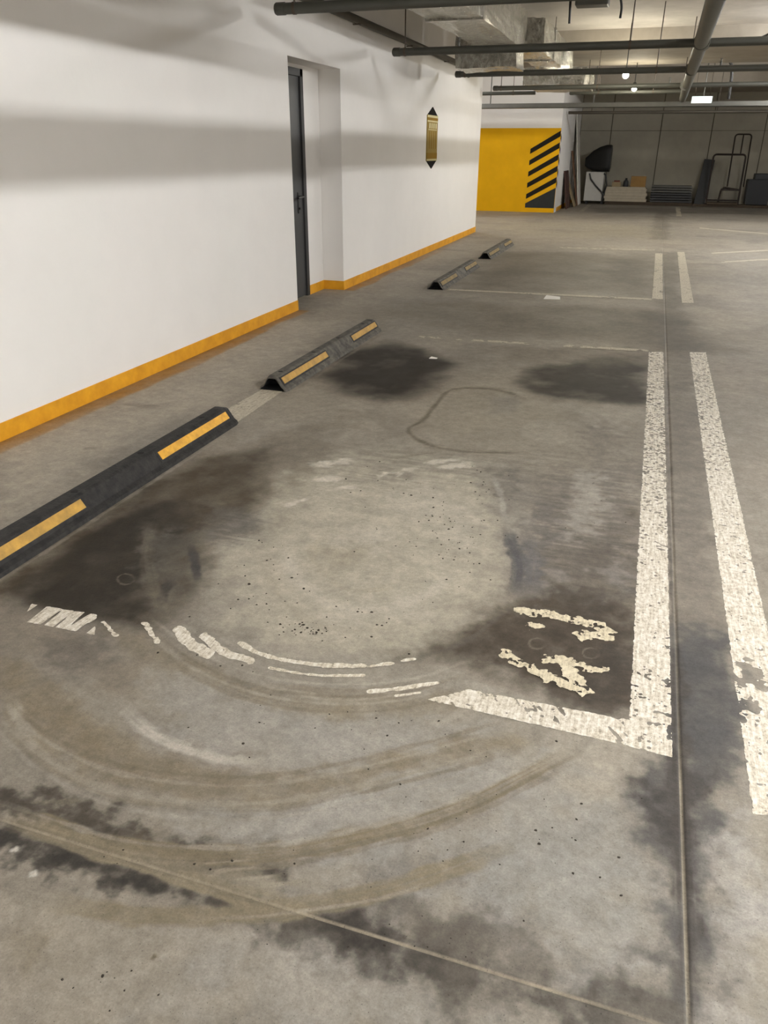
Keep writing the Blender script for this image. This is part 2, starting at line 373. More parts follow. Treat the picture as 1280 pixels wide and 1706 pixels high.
# ------------------------------------------------------------------ stains and painted light or shade on the slab, in metres on the floor:
# (kind p=patch s=streak, points, streak width, colour, strength, feather, edge raggedness, raggedness scale)
MARKS = [
    ('p',[(-0.354,1.406),(0.171,1.624),(0.217,1.319),(0.219,1.089),(0.064,1.117),(-0.199,1.148),(-0.356,1.161)],0,(142,139,134),0.65,0.096,0.1875,9.5),  # near-floor tones from here, lowered in colour to offset strong lamp light
    ('p',[(0.368,1.508),(0.494,1.688),(0.426,1.077),(0.323,1.043)],0,(160,154,147),0.7,0.04000000000000001,0.125,11.399999999999999),
    ('p',[(-0.921,1.583),(-0.533,1.657),(-0.089,1.701),(-0.179,1.464),(-0.513,1.224),(-0.685,1.121),(-0.865,1.098),(-0.781,1.243),(-0.446,1.441)],0,(152,148,142),0.65,0.048,0.125,9.5),
    ('p',[(-1.211,0.894),(-0.632,0.959),(-0.224,0.942),(-0.268,0.848),(-0.959,0.619)],0,(150,142,130),0.5,0.08000000000000002,0.125,9.5),
    ('p',[(-0.516,0.954),(-0.284,0.975),(0.011,0.959),(-0.052,0.919),(-0.636,0.726),(-0.668,0.848)],0,(150,146,140),0.5,0.08000000000000002,0.15,11.399999999999999),
    ('p',[(-1.71,3.134),(-1.31,3.815),(-0.618,3.764),(-0.401,2.894),(-0.401,2.391),(-0.525,2.016),(-0.938,1.877),(-1.24,2.023),(-1.536,2.343),(-1.614,2.602)],0,(180,173,156),0.8,0.16000000000000003,0.125,9.5),
    ('p',[(-1.359,1.651),(-0.929,1.639),(-0.656,1.589),(-0.417,1.63),(-0.497,1.446),(-0.799,1.415),(-1.045,1.42),(-1.256,1.5)],0,(158,153,145),0.65,0.032,0.1,11.399999999999999),
    ('p',[(0.593,6.481),(1.047,6.641),(0.61,2.731),(0.571,3.223)],0,(140,131,120),0.5,0.08000000000000002,0.1875,7.6),
    ('p',[(-1.824,1.563),(-1.788,1.561),(-1.754,1.562),(-1.717,1.559),(-1.668,1.547),(-1.605,1.523),(-1.535,1.49),(-1.462,1.456),(-1.392,1.426),(-1.324,1.398),(-1.257,1.37),(-1.19,1.346),(-1.122,1.332),(-1.051,1.326),(-0.976,1.327),(-0.903,1.334),(-0.835,1.345),(-0.774,1.359),(-0.718,1.377),(-0.661,1.402),(-0.596,1.436),(-0.515,1.488),(-0.422,1.555),(-0.329,1.623),(-0.253,1.672),(-0.195,1.697),(-0.148,1.707),(-0.122,1.705),(-0.121,1.691),(-0.155,1.662),(-0.217,1.619),(-0.289,1.572),(-0.355,1.528),(-0.41,1.488),(-0.464,1.447),(-0.518,1.409),(-0.571,1.372),(-0.622,1.337),(-0.672,1.304),(-0.724,1.273),(-0.784,1.248),(-0.857,1.228),(-0.939,1.212),(-1.024,1.201),(-1.103,1.195),(-1.174,1.197),(-1.242,1.206),(-1.308,1.22),(-1.372,1.236),(-1.434,1.256),(-1.494,1.281),(-1.554,1.309),(-1.617,1.337)],0,(128,117,98),0.8,0.024,0.0375,15.2),
    ('p',[(-1.638,1.809),(-1.571,1.803),(-1.505,1.798),(-1.441,1.792),(-1.379,1.783),(-1.322,1.768),(-1.268,1.751),(-1.215,1.733),(-1.16,1.718),(-1.101,1.703),(-1.041,1.688),(-0.982,1.676),(-0.924,1.67),(-0.868,1.671),(-0.812,1.677),(-0.756,1.687),(-0.7,1.7),(-0.64,1.72),(-0.579,1.746),(-0.518,1.773),(-0.463,1.794),(-0.407,1.813),(-0.35,1.831),(-0.306,1.842),(-0.287,1.838),(-0.301,1.815),(-0.338,1.777),(-0.387,1.736),(-0.437,1.703),(-0.489,1.678),(-0.548,1.656),(-0.609,1.638),(-0.67,1.625),(-0.73,1.619),(-0.792,1.618),(-0.856,1.621),(-0.922,1.626),(-0.993,1.633),(-1.068,1.643),(-1.143,1.654),(-1.216,1.666),(-1.282,1.678),(-1.345,1.69),(-1.408,1.702),(-1.473,1.715)],0,(130,120,102),0.75,0.024,0.0375,15.2),
    ('p',[(-2.068,1.829),(-1.697,1.789),(-1.359,1.651),(-1.29,1.518),(-1.428,1.501),(-1.698,1.64),(-1.861,1.603)],0,(128,118,104),0.6,0.048,0.075,9.5),
    ('p',[(-1.765,1.69),(-1.572,1.755),(-1.48,1.661),(-1.577,1.578)],0,(98,92,84),0.6,0.024,0.0625,22.799999999999997),
    ('p',[(-2.067,2.783),(-1.904,3.662),(-1.625,4.274),(-1.489,3.377),(-1.495,2.77),(-1.625,2.422)],0,(104,95,80),0.6,0.16000000000000003,0.15,7.6),
    ('p',[(-2.151,1.801),(-2.256,2.237),(-2.201,2.517),(-2.191,2.97),(-2.083,3.373),(-1.84,3.533),(-1.541,2.925),(-1.593,2.49),(-1.438,2.154),(-1.386,1.847),(-1.492,1.827),(-1.694,1.85),(-1.921,1.844)],0,(72,63,49),0.9,0.08000000000000002,0.0625,7.6),
    ('p',[(-2.057,1.877),(-2.132,2.308),(-2.061,2.678),(-1.906,2.837),(-1.701,2.454),(-1.638,2.157),(-1.499,1.856),(-1.696,1.853),(-1.93,1.854)],0,(40,34,25),0.95,0.04000000000000001,0.05,7.6),
    ('p',[(-1.886,2.51),(-1.688,2.577),(-1.405,2.097),(-1.501,1.977)],0,(100,96,88),0.5,0.04000000000000001,0.1,19.0),
    ('p',[(-1.705,2.765),(-1.497,2.836),(-1.391,2.648),(-1.46,2.478),(-1.595,2.519)],0,(108,104,98),0.7,0.04000000000000001,0.075,15.2),
    ('p',[(-2.151,5.052),(-2.248,5.795),(-2.01,6.174),(-1.602,6.134),(-1.311,5.714),(-1.249,5.149),(-1.341,4.779),(-1.482,4.56),(-1.76,4.633)],0,(36,30,22),1.0,0.12,0.08,3),
    ('p',[(-0.759,5.288),(-0.65,5.888),(-0.401,6.132),(0.138,6.486),(0.156,5.128),(-0.142,4.997),(-0.449,4.974)],0,(50,45,37),0.95,0.12,0.13,4),
    ('p',[(-1.125,6.416),(0.137,6.614),(0.135,6.087),(-0.655,5.925),(-0.939,5.943)],0,(104,96,84),0.6,0.12,0.15,4),
    ('p',[(-1.13,5.498),(-0.776,5.806),(-0.615,5.031),(-1.068,5.023)],0,(150,141,125),0.35,0.15,0.1,5),
    ('p',[(-0.285,2.496),(-0.11,2.993),(0.125,3.387),(0.161,1.876),(0.063,1.87),(-0.115,1.896),(-0.272,1.95),(-0.439,1.999),(-0.537,1.987),(-0.44,2.173),(-0.317,2.419)],0,(86,78,67),0.85,0.08000000000000002,0.1,9.5),
    ('p',[(-0.247,2.399),(0.123,2.634),(0.147,1.89),(-0.01,1.911),(-0.25,2.039),(-0.362,2.106)],0,(66,58,49),0.85,0.05600000000000001,0.1,15.2),
    ('p',[(-0.274,2.5),(-0.116,2.576),(-0.052,2.486),(-0.224,2.386)],0,(66,56,42),0.7,0.04000000000000001,0.05,15.2),
    ('p',[(-0.429,3.571),(-0.141,4.02),(0.118,4.305),(0.148,2.665),(-0.199,2.525)],0,(118,111,103),0.6,0.064,0.2,17.099999999999998),
    ('p',[(-0.143,3.669),(-0.008,3.884),(0.012,3.034),(-0.11,2.993)],0,(150,143,133),0.5,0.04000000000000001,0.125,26.599999999999998),
    ('p',[(-0.709,3.733),(-0.45,3.914),(-0.196,2.504),(-0.281,2.475),(-0.446,2.999)],0,(126,121,114),0.5,0.04000000000000001,0.1,17.099999999999998),
    ('p',[(-1.157,4.136),(-1.168,4.913),(-0.715,5.146),(-0.379,4.704),(-0.523,3.966),(-0.899,3.837)],0,(142,134,119),0.5,0.08000000000000002,0.1,9.5),
    ('p',[(-1.501,3.75),(0.087,4.865),(0.106,4.105),(-0.471,3.64),(-1.085,3.347)],0,(140,133,121),0.4,0.096,0.15,13.299999999999999),
    ('p',[(-0.881,2.565),(-0.984,2.427),(-1.108,2.542),(-1.063,2.699),(-0.911,2.692)],0,(150,141,123),0.5,0.04000000000000001,0.05,11.399999999999999),
    ('h',[(-0.412,3.659),(-0.119,3.935),(0.113,4.107),(0.146,2.575),(-0.233,2.447)],0,(90,85,78),0.5,0.06,0.12,6),
    ('h',[(-0.28,2.935),(0.13,3.194),(0.141,2.617),(-0.233,2.447)],0,(80,74,67),0.45,0.06,0.12,6),
    ('h',[(-0.089,2.144),(0.142,2.331),(0.15,1.886),(-0.01,1.916)],0,(62,56,49),0.45,0.05,0.1,6),
    ('h',[(-1.483,3.705),(-0.534,4.031),(0.096,4.512),(0.113,3.839),(-0.629,3.503),(-1.259,3.132)],0,(112,105,95),0.35,0.08,0.1,6),
    ('h',[(-1.699,2.701),(-1.512,2.865),(-1.365,2.567),(-1.554,2.446)],0,(92,87,80),0.5,0.05,0.06,6),
    ('p',[(-0.007,3.596),(-0.019,3.445),(-0.065,3.359),(-0.122,3.373),(-0.167,3.483),(-0.176,3.644),(-0.141,3.775),(-0.08,3.802),(-0.025,3.709)],0,(168,162,152),0.55,0.04000000000000001,0.11249999999999999,17.099999999999998),
    ('p',[(-0.063,3.192),(-0.07,3.086),(-0.105,3.025),(-0.149,3.034),(-0.183,3.11),(-0.191,3.22),(-0.165,3.31),(-0.119,3.33),(-0.077,3.268)],0,(160,154,145),0.55,0.04000000000000001,0.11249999999999999,17.099999999999998),
    ('p',[(0.055,4.73),(0.026,4.565),(-0.055,4.462),(-0.149,4.465),(-0.216,4.575),(-0.22,4.745),(-0.155,4.892),(-0.052,4.933),(0.032,4.846)],0,(150,143,131),0.55,0.04000000000000001,0.11249999999999999,17.099999999999998),
    ('p',[(-0.103,2.675),(-0.11,2.626),(-0.134,2.594),(-0.165,2.595),(-0.188,2.628),(-0.191,2.678),(-0.173,2.721),(-0.141,2.733),(-0.113,2.709)],0,(150,144,136),0.55,0.04000000000000001,0.11249999999999999,17.099999999999998),
    ('p',[(0.097,2.743),(0.089,2.662),(0.064,2.615),(0.033,2.623),(0.011,2.683),(0.009,2.768),(0.029,2.836),(0.061,2.85),(0.088,2.802)],0,(140,135,128),0.55,0.04000000000000001,0.11249999999999999,17.099999999999998),
    ('p',[(-0.324,4.367),(-0.333,4.221),(-0.385,4.135),(-0.456,4.143),(-0.513,4.245),(-0.528,4.397),(-0.491,4.523),(-0.418,4.554),(-0.349,4.472)],0,(150,143,130),0.55,0.04000000000000001,0.11249999999999999,17.099999999999998),
    ('p',[(-0.685,3.217),(-0.699,3.097),(-0.783,3.013),(-0.896,3.001),(-0.988,3.068),(-1.014,3.186),(-0.954,3.297),(-0.838,3.342),(-0.727,3.294)],0,(184,177,162),0.55,0.04000000000000001,0.11249999999999999,17.099999999999998),
    ('p',[(-0.86,2.739),(-0.868,2.661),(-0.929,2.603),(-1.016,2.592),(-1.086,2.632),(-1.106,2.707),(-1.063,2.78),(-0.977,2.812),(-0.893,2.786)],0,(188,181,166),0.55,0.04000000000000001,0.11249999999999999,17.099999999999998),
    ('p',[(-0.545,2.965),(-0.532,2.813),(-0.561,2.729),(-0.617,2.745),(-0.678,2.857),(-0.714,3.02),(-0.703,3.154),(-0.649,3.179),(-0.581,3.08)],0,(184,177,162),0.55,0.04000000000000001,0.11249999999999999,17.099999999999998),
    ('p',[(-1.055,2.354),(-1.03,2.239),(-1.06,2.17),(-1.129,2.175),(-1.207,2.253),(-1.259,2.373),(-1.254,2.476),(-1.19,2.503),(-1.104,2.437)],0,(176,168,152),0.55,0.04000000000000001,0.11249999999999999,17.099999999999998),
    ('p',[(-0.527,2.263),(-0.559,2.198),(-0.664,2.137),(-0.791,2.107),(-0.881,2.123),(-0.888,2.179),(-0.806,2.247),(-0.674,2.294),(-0.562,2.293)],0,(182,175,160),0.55,0.04000000000000001,0.11249999999999999,17.099999999999998),
    ('p',[(0.14,1.293),(0.115,1.222),(0.049,1.17),(-0.029,1.159),(-0.083,1.194),(-0.086,1.262),(-0.031,1.33),(0.054,1.361),(0.122,1.337)],0,(150,147,141),0.55,0.04000000000000001,0.11249999999999999,17.099999999999998),
    ('p',[(0.183,1.143),(0.167,1.102),(0.125,1.071),(0.077,1.063),(0.045,1.083),(0.046,1.122),(0.081,1.161),(0.132,1.18),(0.173,1.167)],0,(154,150,144),0.55,0.04000000000000001,0.11249999999999999,17.099999999999998),
    ('p',[(-0.037,1.319),(-0.051,1.269),(-0.096,1.231),(-0.151,1.224),(-0.191,1.249),(-0.196,1.298),(-0.161,1.345),(-0.103,1.366),(-0.053,1.349)],0,(148,145,140),0.55,0.04000000000000001,0.11249999999999999,17.099999999999998),
    ('p',[(0.455,1.398),(0.433,1.298),(0.398,1.243),(0.367,1.253),(0.352,1.326),(0.362,1.434),(0.395,1.523),(0.435,1.54),(0.457,1.474)],0,(166,162,156),0.55,0.04000000000000001,0.11249999999999999,17.099999999999998),
    ('p',[(-0.358,1.364),(-0.381,1.323),(-0.454,1.282),(-0.543,1.26),(-0.606,1.268),(-0.61,1.302),(-0.552,1.347),(-0.46,1.379),(-0.382,1.381)],0,(164,159,151),0.55,0.04000000000000001,0.11249999999999999,17.099999999999998),
    ('p',[(-0.558,1.257),(-0.567,1.222),(-0.612,1.192),(-0.672,1.179),(-0.718,1.191),(-0.727,1.223),(-0.693,1.258),(-0.633,1.279),(-0.578,1.275)],0,(160,155,147),0.55,0.04000000000000001,0.11249999999999999,17.099999999999998),
    ('p',[(-0.296,0.971),(-0.315,0.943),(-0.376,0.912),(-0.449,0.893),(-0.498,0.895),(-0.501,0.918),(-0.452,0.951),(-0.378,0.976),(-0.315,0.982)],0,(164,158,149),0.55,0.04000000000000001,0.11249999999999999,17.099999999999998),
    ('p',[(-0.546,0.929),(-0.557,0.903),(-0.603,0.876),(-0.662,0.862),(-0.705,0.868),(-0.712,0.89),(-0.677,0.919),(-0.618,0.94),(-0.565,0.941)],0,(158,151,141),0.55,0.04000000000000001,0.11249999999999999,17.099999999999998),
    ('p',[(-0.756,0.766),(-0.762,0.736),(-0.808,0.706),(-0.873,0.691),(-0.925,0.699),(-0.94,0.725),(-0.907,0.758),(-0.842,0.781),(-0.78,0.781)],0,(152,145,134),0.55,0.04000000000000001,0.11249999999999999,17.099999999999998),
    ('p',[(-0.208,3.079),(-0.202,2.924),(-0.223,2.843),(-0.26,2.866),(-0.298,2.986),(-0.318,3.155),(-0.309,3.288),(-0.272,3.307),(-0.229,3.2)],0,(96,92,88),0.6,0.032,0.11249999999999999,20.9),
    ('p',[(0.02,2.532),(0.003,2.47),(-0.046,2.425),(-0.104,2.419),(-0.143,2.455),(-0.144,2.516),(-0.105,2.573),(-0.044,2.595),(0.005,2.572)],0,(74,68,60),0.6,0.032,0.11249999999999999,20.9),
    ('p',[(0.121,2.114),(0.111,2.027),(0.081,1.977),(0.044,1.984),(0.017,2.046),(0.014,2.137),(0.038,2.211),(0.078,2.228),(0.111,2.177)],0,(58,53,47),0.6,0.032,0.11249999999999999,20.9),
    ('p',[(0.0,4.37),(-0.016,4.194),(-0.07,4.094),(-0.137,4.11),(-0.188,4.237),(-0.197,4.423),(-0.155,4.575),(-0.082,4.607),(-0.02,4.5)],0,(112,105,96),0.6,0.032,0.11249999999999999,20.9),
    ('p',[(-0.486,3.552),(-0.479,3.424),(-0.503,3.353),(-0.546,3.369),(-0.589,3.465),(-0.612,3.6),(-0.6,3.708),(-0.559,3.727),(-0.511,3.647)],0,(104,99,92),0.6,0.032,0.11249999999999999,20.9),
    ('p',[(-1.725,2.692),(-1.699,2.596),(-1.734,2.532),(-1.815,2.53),(-1.903,2.589),(-1.958,2.687),(-1.948,2.774),(-1.875,2.802),(-1.779,2.757)],0,(60,53,43),0.6,0.032,0.11249999999999999,20.9),
    ('p',[(-0.234,1.236),(-0.247,1.203),(-0.292,1.175),(-0.347,1.163),(-0.387,1.174),(-0.39,1.203),(-0.355,1.237),(-0.298,1.256),(-0.25,1.253)],0,(112,106,98),0.6,0.032,0.11249999999999999,20.9),
    ('p',[(-0.107,1.089),(-0.121,1.061),(-0.163,1.036),(-0.213,1.025),(-0.247,1.033),(-0.248,1.058),(-0.215,1.087),(-0.163,1.105),(-0.12,1.103)],0,(88,82,74),0.6,0.032,0.11249999999999999,20.9),
    ('p',[(-0.367,1.025),(-0.376,1.003),(-0.41,0.982),(-0.452,0.972),(-0.483,0.978),(-0.487,0.998),(-0.46,1.021),(-0.417,1.036),(-0.379,1.035)],0,(66,62,57),0.6,0.032,0.11249999999999999,20.9),
    ('p',[(0.287,1.31),(0.278,1.246),(0.258,1.211),(0.238,1.218),(0.225,1.265),(0.227,1.333),(0.244,1.387),(0.267,1.397),(0.284,1.357)],0,(84,80,76),0.6,0.032,0.11249999999999999,20.9),
    ('p',[(0.318,1.174),(0.308,1.119),(0.29,1.088),(0.271,1.094),(0.26,1.134),(0.263,1.193),(0.28,1.239),(0.301,1.249),(0.316,1.215)],0,(82,78,74),0.6,0.032,0.11249999999999999,20.9),
    ('p',[(0.409,1.794),(0.389,1.727),(0.35,1.684),(0.309,1.685),(0.286,1.729),(0.292,1.798),(0.326,1.857),(0.372,1.875),(0.404,1.841)],0,(72,69,66),0.6,0.032,0.11249999999999999,20.9),
    ('p',[(-1.13,1.019),(-1.131,0.995),(-1.165,0.971),(-1.215,0.96),(-1.257,0.967),(-1.271,0.989),(-1.248,1.015),(-1.199,1.032),(-1.151,1.031)],0,(72,68,62),0.6,0.032,0.11249999999999999,20.9),
    ('p',[(-0.756,0.996),(-0.765,0.974),(-0.807,0.95),(-0.862,0.937),(-0.902,0.94),(-0.908,0.958),(-0.876,0.983),(-0.822,1.002),(-0.773,1.005)],0,(60,57,53),0.6,0.032,0.11249999999999999,20.9),
    ('p',[(0.268,6.574),(0.464,6.643),(0.458,2.474),(0.264,2.409)],0,(114,107,98),0.75,0.032,0.0625,11.399999999999999),
    ('p',[(0.266,2.449),(0.454,2.473),(0.467,1.887),(0.434,1.733),(0.368,1.626),(0.354,1.503),(0.331,1.324),(0.317,1.041),(0.243,1.017),(0.246,1.328),(0.209,1.493),(0.162,1.654),(0.258,1.756)],0,(84,82,80),0.95,0.024,0.0625,13.299999999999999),
    ('p',[(0.265,2.316),(0.443,2.394),(0.456,1.909),(0.27,1.796)],0,(74,73,73),0.7,0.032,0.0625,11.399999999999999),
    ('p',[(0.17,1.646),(0.351,1.706),(0.32,1.511),(0.244,1.467)],0,(62,58,55),0.8,0.024,0.075,17.099999999999998),
    ('s',[(0.285,2.378),(0.284,1.684),(0.281,1.029)],0.055,(66,61,57),0.8,0.011000000000000001,0.03,21.6),
    ('s',[(0.282,5.992),(0.273,2.802),(0.281,2.377)],0.015,(84,78,72),0.8,0.0055000000000000005,0.01,21.6),
    ('p',[(-1.378,1.076),(-1.232,1.124),(-0.873,1.11),(-0.679,1.109),(-0.789,1.052),(-1.028,1.044),(-1.341,1.036)],0,(72,66,58),0.95,0.020000000000000004,0.075,26.599999999999998),
    ('p',[(-1.307,0.999),(-1.047,1.001),(-0.837,1.002),(-0.652,0.998),(-0.604,0.991),(-0.771,0.946),(-0.99,0.926),(-1.235,0.921)],0,(56,53,49),1.0,0.020000000000000004,0.0625,26.599999999999998),
    ('p',[(-0.796,1.063),(-0.651,1.115),(-0.574,1.081),(-0.68,1.051)],0,(52,49,45),1.0,0.016,0.05,26.599999999999998),
    ('p',[(-0.69,0.986),(-0.44,1.038),(-0.2,1.044),(0.048,1.039),(0.241,1.035),(0.187,0.988),(0.055,0.973),(-0.201,0.95),(-0.41,0.96),(-0.576,0.934),(-0.696,0.945)],0,(70,66,60),0.95,0.032,0.08750000000000001,17.099999999999998),
    ('p',[(-0.462,1.093),(-0.283,1.153),(-0.137,1.108),(0.064,1.117),(0.207,1.098),(0.23,1.031),(0.048,1.032),(-0.332,1.043)],0,(98,92,84),0.7,0.032,0.1,17.099999999999998),
    ('p',[(-0.465,1.029),(-0.337,1.057),(-0.248,1.028),(-0.311,0.979),(-0.422,0.992)],0,(54,50,46),0.85,0.024,0.0625,22.799999999999997),
    ('p',[(-1.001,1.053),(-0.811,1.089),(-0.829,1.148),(-0.926,1.115)],0,(108,98,80),0.6,0.032,0.0625,17.099999999999998),
    ('p',[(-1.067,0.771),(-0.984,0.791),(-0.939,0.745),(-0.999,0.712)],0,(112,102,82),0.6,0.020000000000000004,0.0375,17.099999999999998),
    ('p',[(-0.361,1.323),(-0.208,1.455),(-0.088,1.474),(-0.182,1.325),(-0.291,1.183)],0,(140,133,122),0.4,0.04000000000000001,0.1,17.099999999999998),
    ('s',[(-1.341,1.036),(-1.303,1.035),(-1.265,1.034),(-1.228,1.033),(-1.191,1.032),(-1.156,1.031),(-1.122,1.031),(-1.09,1.031),(-1.061,1.031),(-1.033,1.031),(-1.004,1.032),(-0.975,1.035),(-0.942,1.04),(-0.906,1.047),(-0.867,1.056),(-0.826,1.066),(-0.785,1.078),(-0.746,1.091),(-0.708,1.105),(-0.674,1.119),(-0.641,1.135),(-0.609,1.151),(-0.577,1.17),(-0.544,1.19),(-0.509,1.213),(-0.471,1.238),(-0.43,1.266),(-0.388,1.296),(-0.345,1.328),(-0.301,1.364),(-0.259,1.403),(-0.217,1.446),(-0.174,1.494),(-0.131,1.547),(-0.086,1.603),(-0.04,1.66),(0.008,1.719)],0.06,(124,113,93),1.0,0.006600000000000001,0.012,16.2),
    ('s',[(-1.319,1.012),(-1.283,1.012),(-1.248,1.013),(-1.214,1.013),(-1.179,1.013),(-1.144,1.013),(-1.108,1.014),(-1.07,1.014),(-1.032,1.014),(-0.993,1.015),(-0.954,1.015),(-0.915,1.015),(-0.877,1.015),(-0.84,1.015),(-0.802,1.014),(-0.764,1.013),(-0.727,1.012),(-0.692,1.012),(-0.659,1.012),(-0.628,1.012),(-0.599,1.014),(-0.571,1.016),(-0.544,1.018),(-0.517,1.019),(-0.49,1.021)],0.05,(134,124,104),1.0,0.0055000000000000005,0.012,16.2),
    ('p',[(-0.935,1.029),(-0.67,1.091),(-0.526,1.04),(-0.618,1.017),(-0.768,1.016)],0,(140,131,114),0.7,0.016,0.0375,22.799999999999997),
    ('s',[(-1.079,0.857),(-1.039,0.863),(-1.0,0.868),(-0.961,0.874),(-0.922,0.88),(-0.883,0.887),(-0.844,0.896),(-0.804,0.907),(-0.764,0.92),(-0.723,0.933),(-0.682,0.948),(-0.641,0.965),(-0.601,0.983),(-0.561,1.002),(-0.521,1.023),(-0.481,1.045),(-0.441,1.069),(-0.4,1.095),(-0.359,1.124),(-0.316,1.156),(-0.272,1.192),(-0.227,1.23),(-0.181,1.271),(-0.134,1.312),(-0.085,1.353)],0.05,(130,120,101),1.0,0.007700000000000001,0.012,16.2),
    ('s',[(-0.717,0.931),(-0.698,0.938),(-0.678,0.944),(-0.659,0.951),(-0.639,0.958),(-0.618,0.966),(-0.597,0.975),(-0.573,0.986),(-0.547,0.999),(-0.52,1.012),(-0.493,1.026),(-0.468,1.039),(-0.446,1.051),(-0.427,1.061),(-0.41,1.07),(-0.395,1.079),(-0.381,1.087),(-0.367,1.096),(-0.353,1.105),(-0.337,1.116),(-0.322,1.128),(-0.307,1.139),(-0.292,1.152),(-0.277,1.164),(-0.261,1.176)],0.012,(160,152,138),0.7,0.0033000000000000004,0.006,16.2),
    ('s',[(-1.598,1.506),(-1.558,1.482),(-1.519,1.459),(-1.481,1.435),(-1.444,1.413),(-1.409,1.394),(-1.374,1.376),(-1.341,1.362),(-1.309,1.349),(-1.277,1.337),(-1.246,1.327),(-1.216,1.318),(-1.185,1.311),(-1.154,1.304),(-1.124,1.298),(-1.094,1.294),(-1.064,1.291),(-1.033,1.289),(-1.001,1.289),(-0.968,1.292),(-0.933,1.297),(-0.897,1.304),(-0.861,1.312),(-0.825,1.319),(-0.79,1.326)],0.02,(122,113,97),0.5,0.0055000000000000005,0.01,16.2),
    ('s',[(-1.316,1.48),(-1.294,1.468),(-1.272,1.456),(-1.251,1.444),(-1.229,1.432),(-1.208,1.422),(-1.187,1.412),(-1.165,1.404),(-1.144,1.396),(-1.123,1.389),(-1.101,1.383),(-1.079,1.378),(-1.054,1.374),(-1.028,1.371),(-0.999,1.369),(-0.97,1.369),(-0.94,1.369),(-0.912,1.37),(-0.885,1.372),(-0.861,1.376),(-0.838,1.381),(-0.816,1.388),(-0.794,1.394),(-0.772,1.401),(-0.75,1.408)],0.04,(184,177,166),1.0,0.007700000000000001,0.012,16.2),
    ('s',[(-1.607,1.326),(-1.582,1.314),(-1.559,1.302),(-1.536,1.291),(-1.512,1.279),(-1.487,1.268),(-1.46,1.256),(-1.43,1.244),(-1.398,1.232),(-1.364,1.219),(-1.331,1.208),(-1.298,1.198),(-1.266,1.19),(-1.236,1.184),(-1.206,1.179),(-1.177,1.175),(-1.148,1.173),(-1.118,1.172),(-1.087,1.173),(-1.054,1.176),(-1.02,1.181),(-0.986,1.188),(-0.951,1.195),(-0.916,1.203),(-0.882,1.21)],0.03,(160,151,137),0.7,0.006600000000000001,0.012,16.2),
    ('s',[(-1.633,1.403),(-1.617,1.389),(-1.603,1.375),(-1.588,1.361),(-1.573,1.347),(-1.557,1.334),(-1.538,1.321),(-1.517,1.309),(-1.494,1.297),(-1.469,1.286),(-1.444,1.275),(-1.42,1.264),(-1.396,1.253)],0.03,(164,156,142),0.6,0.006600000000000001,0.012,16.2),
    ('s',[(-0.83,1.37),(-0.788,1.376),(-0.747,1.382),(-0.705,1.388),(-0.664,1.395),(-0.625,1.404),(-0.588,1.416),(-0.553,1.431),(-0.518,1.451),(-0.484,1.472),(-0.452,1.495),(-0.421,1.518),(-0.391,1.539),(-0.365,1.559),(-0.34,1.579),(-0.318,1.599),(-0.296,1.619),(-0.274,1.639),(-0.25,1.66)],0.014,(118,109,94),0.5,0.0044,0.008,16.2),
    ('s',[(-1.358,1.055),(-1.312,1.072),(-1.265,1.089),(-1.218,1.107),(-1.171,1.124),(-1.123,1.14),(-1.075,1.156),(-1.024,1.17),(-0.972,1.182),(-0.92,1.194),(-0.869,1.206),(-0.821,1.219),(-0.777,1.234),(-0.737,1.251),(-0.701,1.268),(-0.668,1.286),(-0.635,1.306),(-0.601,1.328),(-0.564,1.353),(-0.523,1.382),(-0.481,1.415),(-0.436,1.451),(-0.39,1.488),(-0.344,1.526),(-0.297,1.564)],0.012,(124,115,99),0.5,0.0044,0.01,16.2),
    ('s',[(-0.955,1.69),(-0.923,1.695),(-0.891,1.7),(-0.859,1.705),(-0.827,1.71),(-0.797,1.716),(-0.767,1.722),(-0.739,1.729),(-0.713,1.736),(-0.687,1.743),(-0.661,1.752),(-0.636,1.762),(-0.61,1.775),(-0.584,1.791),(-0.558,1.81),(-0.532,1.831),(-0.506,1.853),(-0.479,1.875),(-0.452,1.896)],0.03,(128,118,102),0.55,0.007700000000000001,0.012,16.2),
    ('s',[(-1.028,1.713),(-0.999,1.709),(-0.972,1.704),(-0.944,1.7),(-0.916,1.696),(-0.886,1.694),(-0.854,1.693),(-0.82,1.694),(-0.784,1.694),(-0.746,1.696),(-0.708,1.7),(-0.669,1.709),(-0.631,1.723),(-0.592,1.745),(-0.551,1.774),(-0.509,1.807),(-0.467,1.843),(-0.423,1.879),(-0.379,1.914)],0.016,(166,157,142),0.6,0.0044,0.01,16.2),
    ('s',[(-0.535,1.978),(-0.521,1.989),(-0.507,1.999),(-0.493,2.01),(-0.479,2.021),(-0.465,2.034),(-0.451,2.047),(-0.438,2.062),(-0.425,2.077),(-0.412,2.093),(-0.399,2.111),(-0.387,2.132),(-0.373,2.157),(-0.36,2.187),(-0.346,2.222),(-0.333,2.261),(-0.318,2.302),(-0.304,2.344),(-0.289,2.385)],0.022,(96,90,82),0.7,0.006600000000000001,0.012,16.2),
    ('s',[(-0.429,3.054),(-0.42,3.029),(-0.412,3.005),(-0.404,2.981),(-0.395,2.956),(-0.386,2.93),(-0.376,2.902),(-0.365,2.872),(-0.351,2.839),(-0.338,2.805),(-0.325,2.771),(-0.314,2.738),(-0.305,2.708),(-0.299,2.677),(-0.294,2.647),(-0.291,2.618),(-0.289,2.59),(-0.288,2.564),(-0.288,2.541),(-0.288,2.522),(-0.29,2.505),(-0.292,2.49),(-0.294,2.476),(-0.297,2.461),(-0.299,2.447)],0.06,(84,83,84),1.0,0.011000000000000001,0.02,21.6),
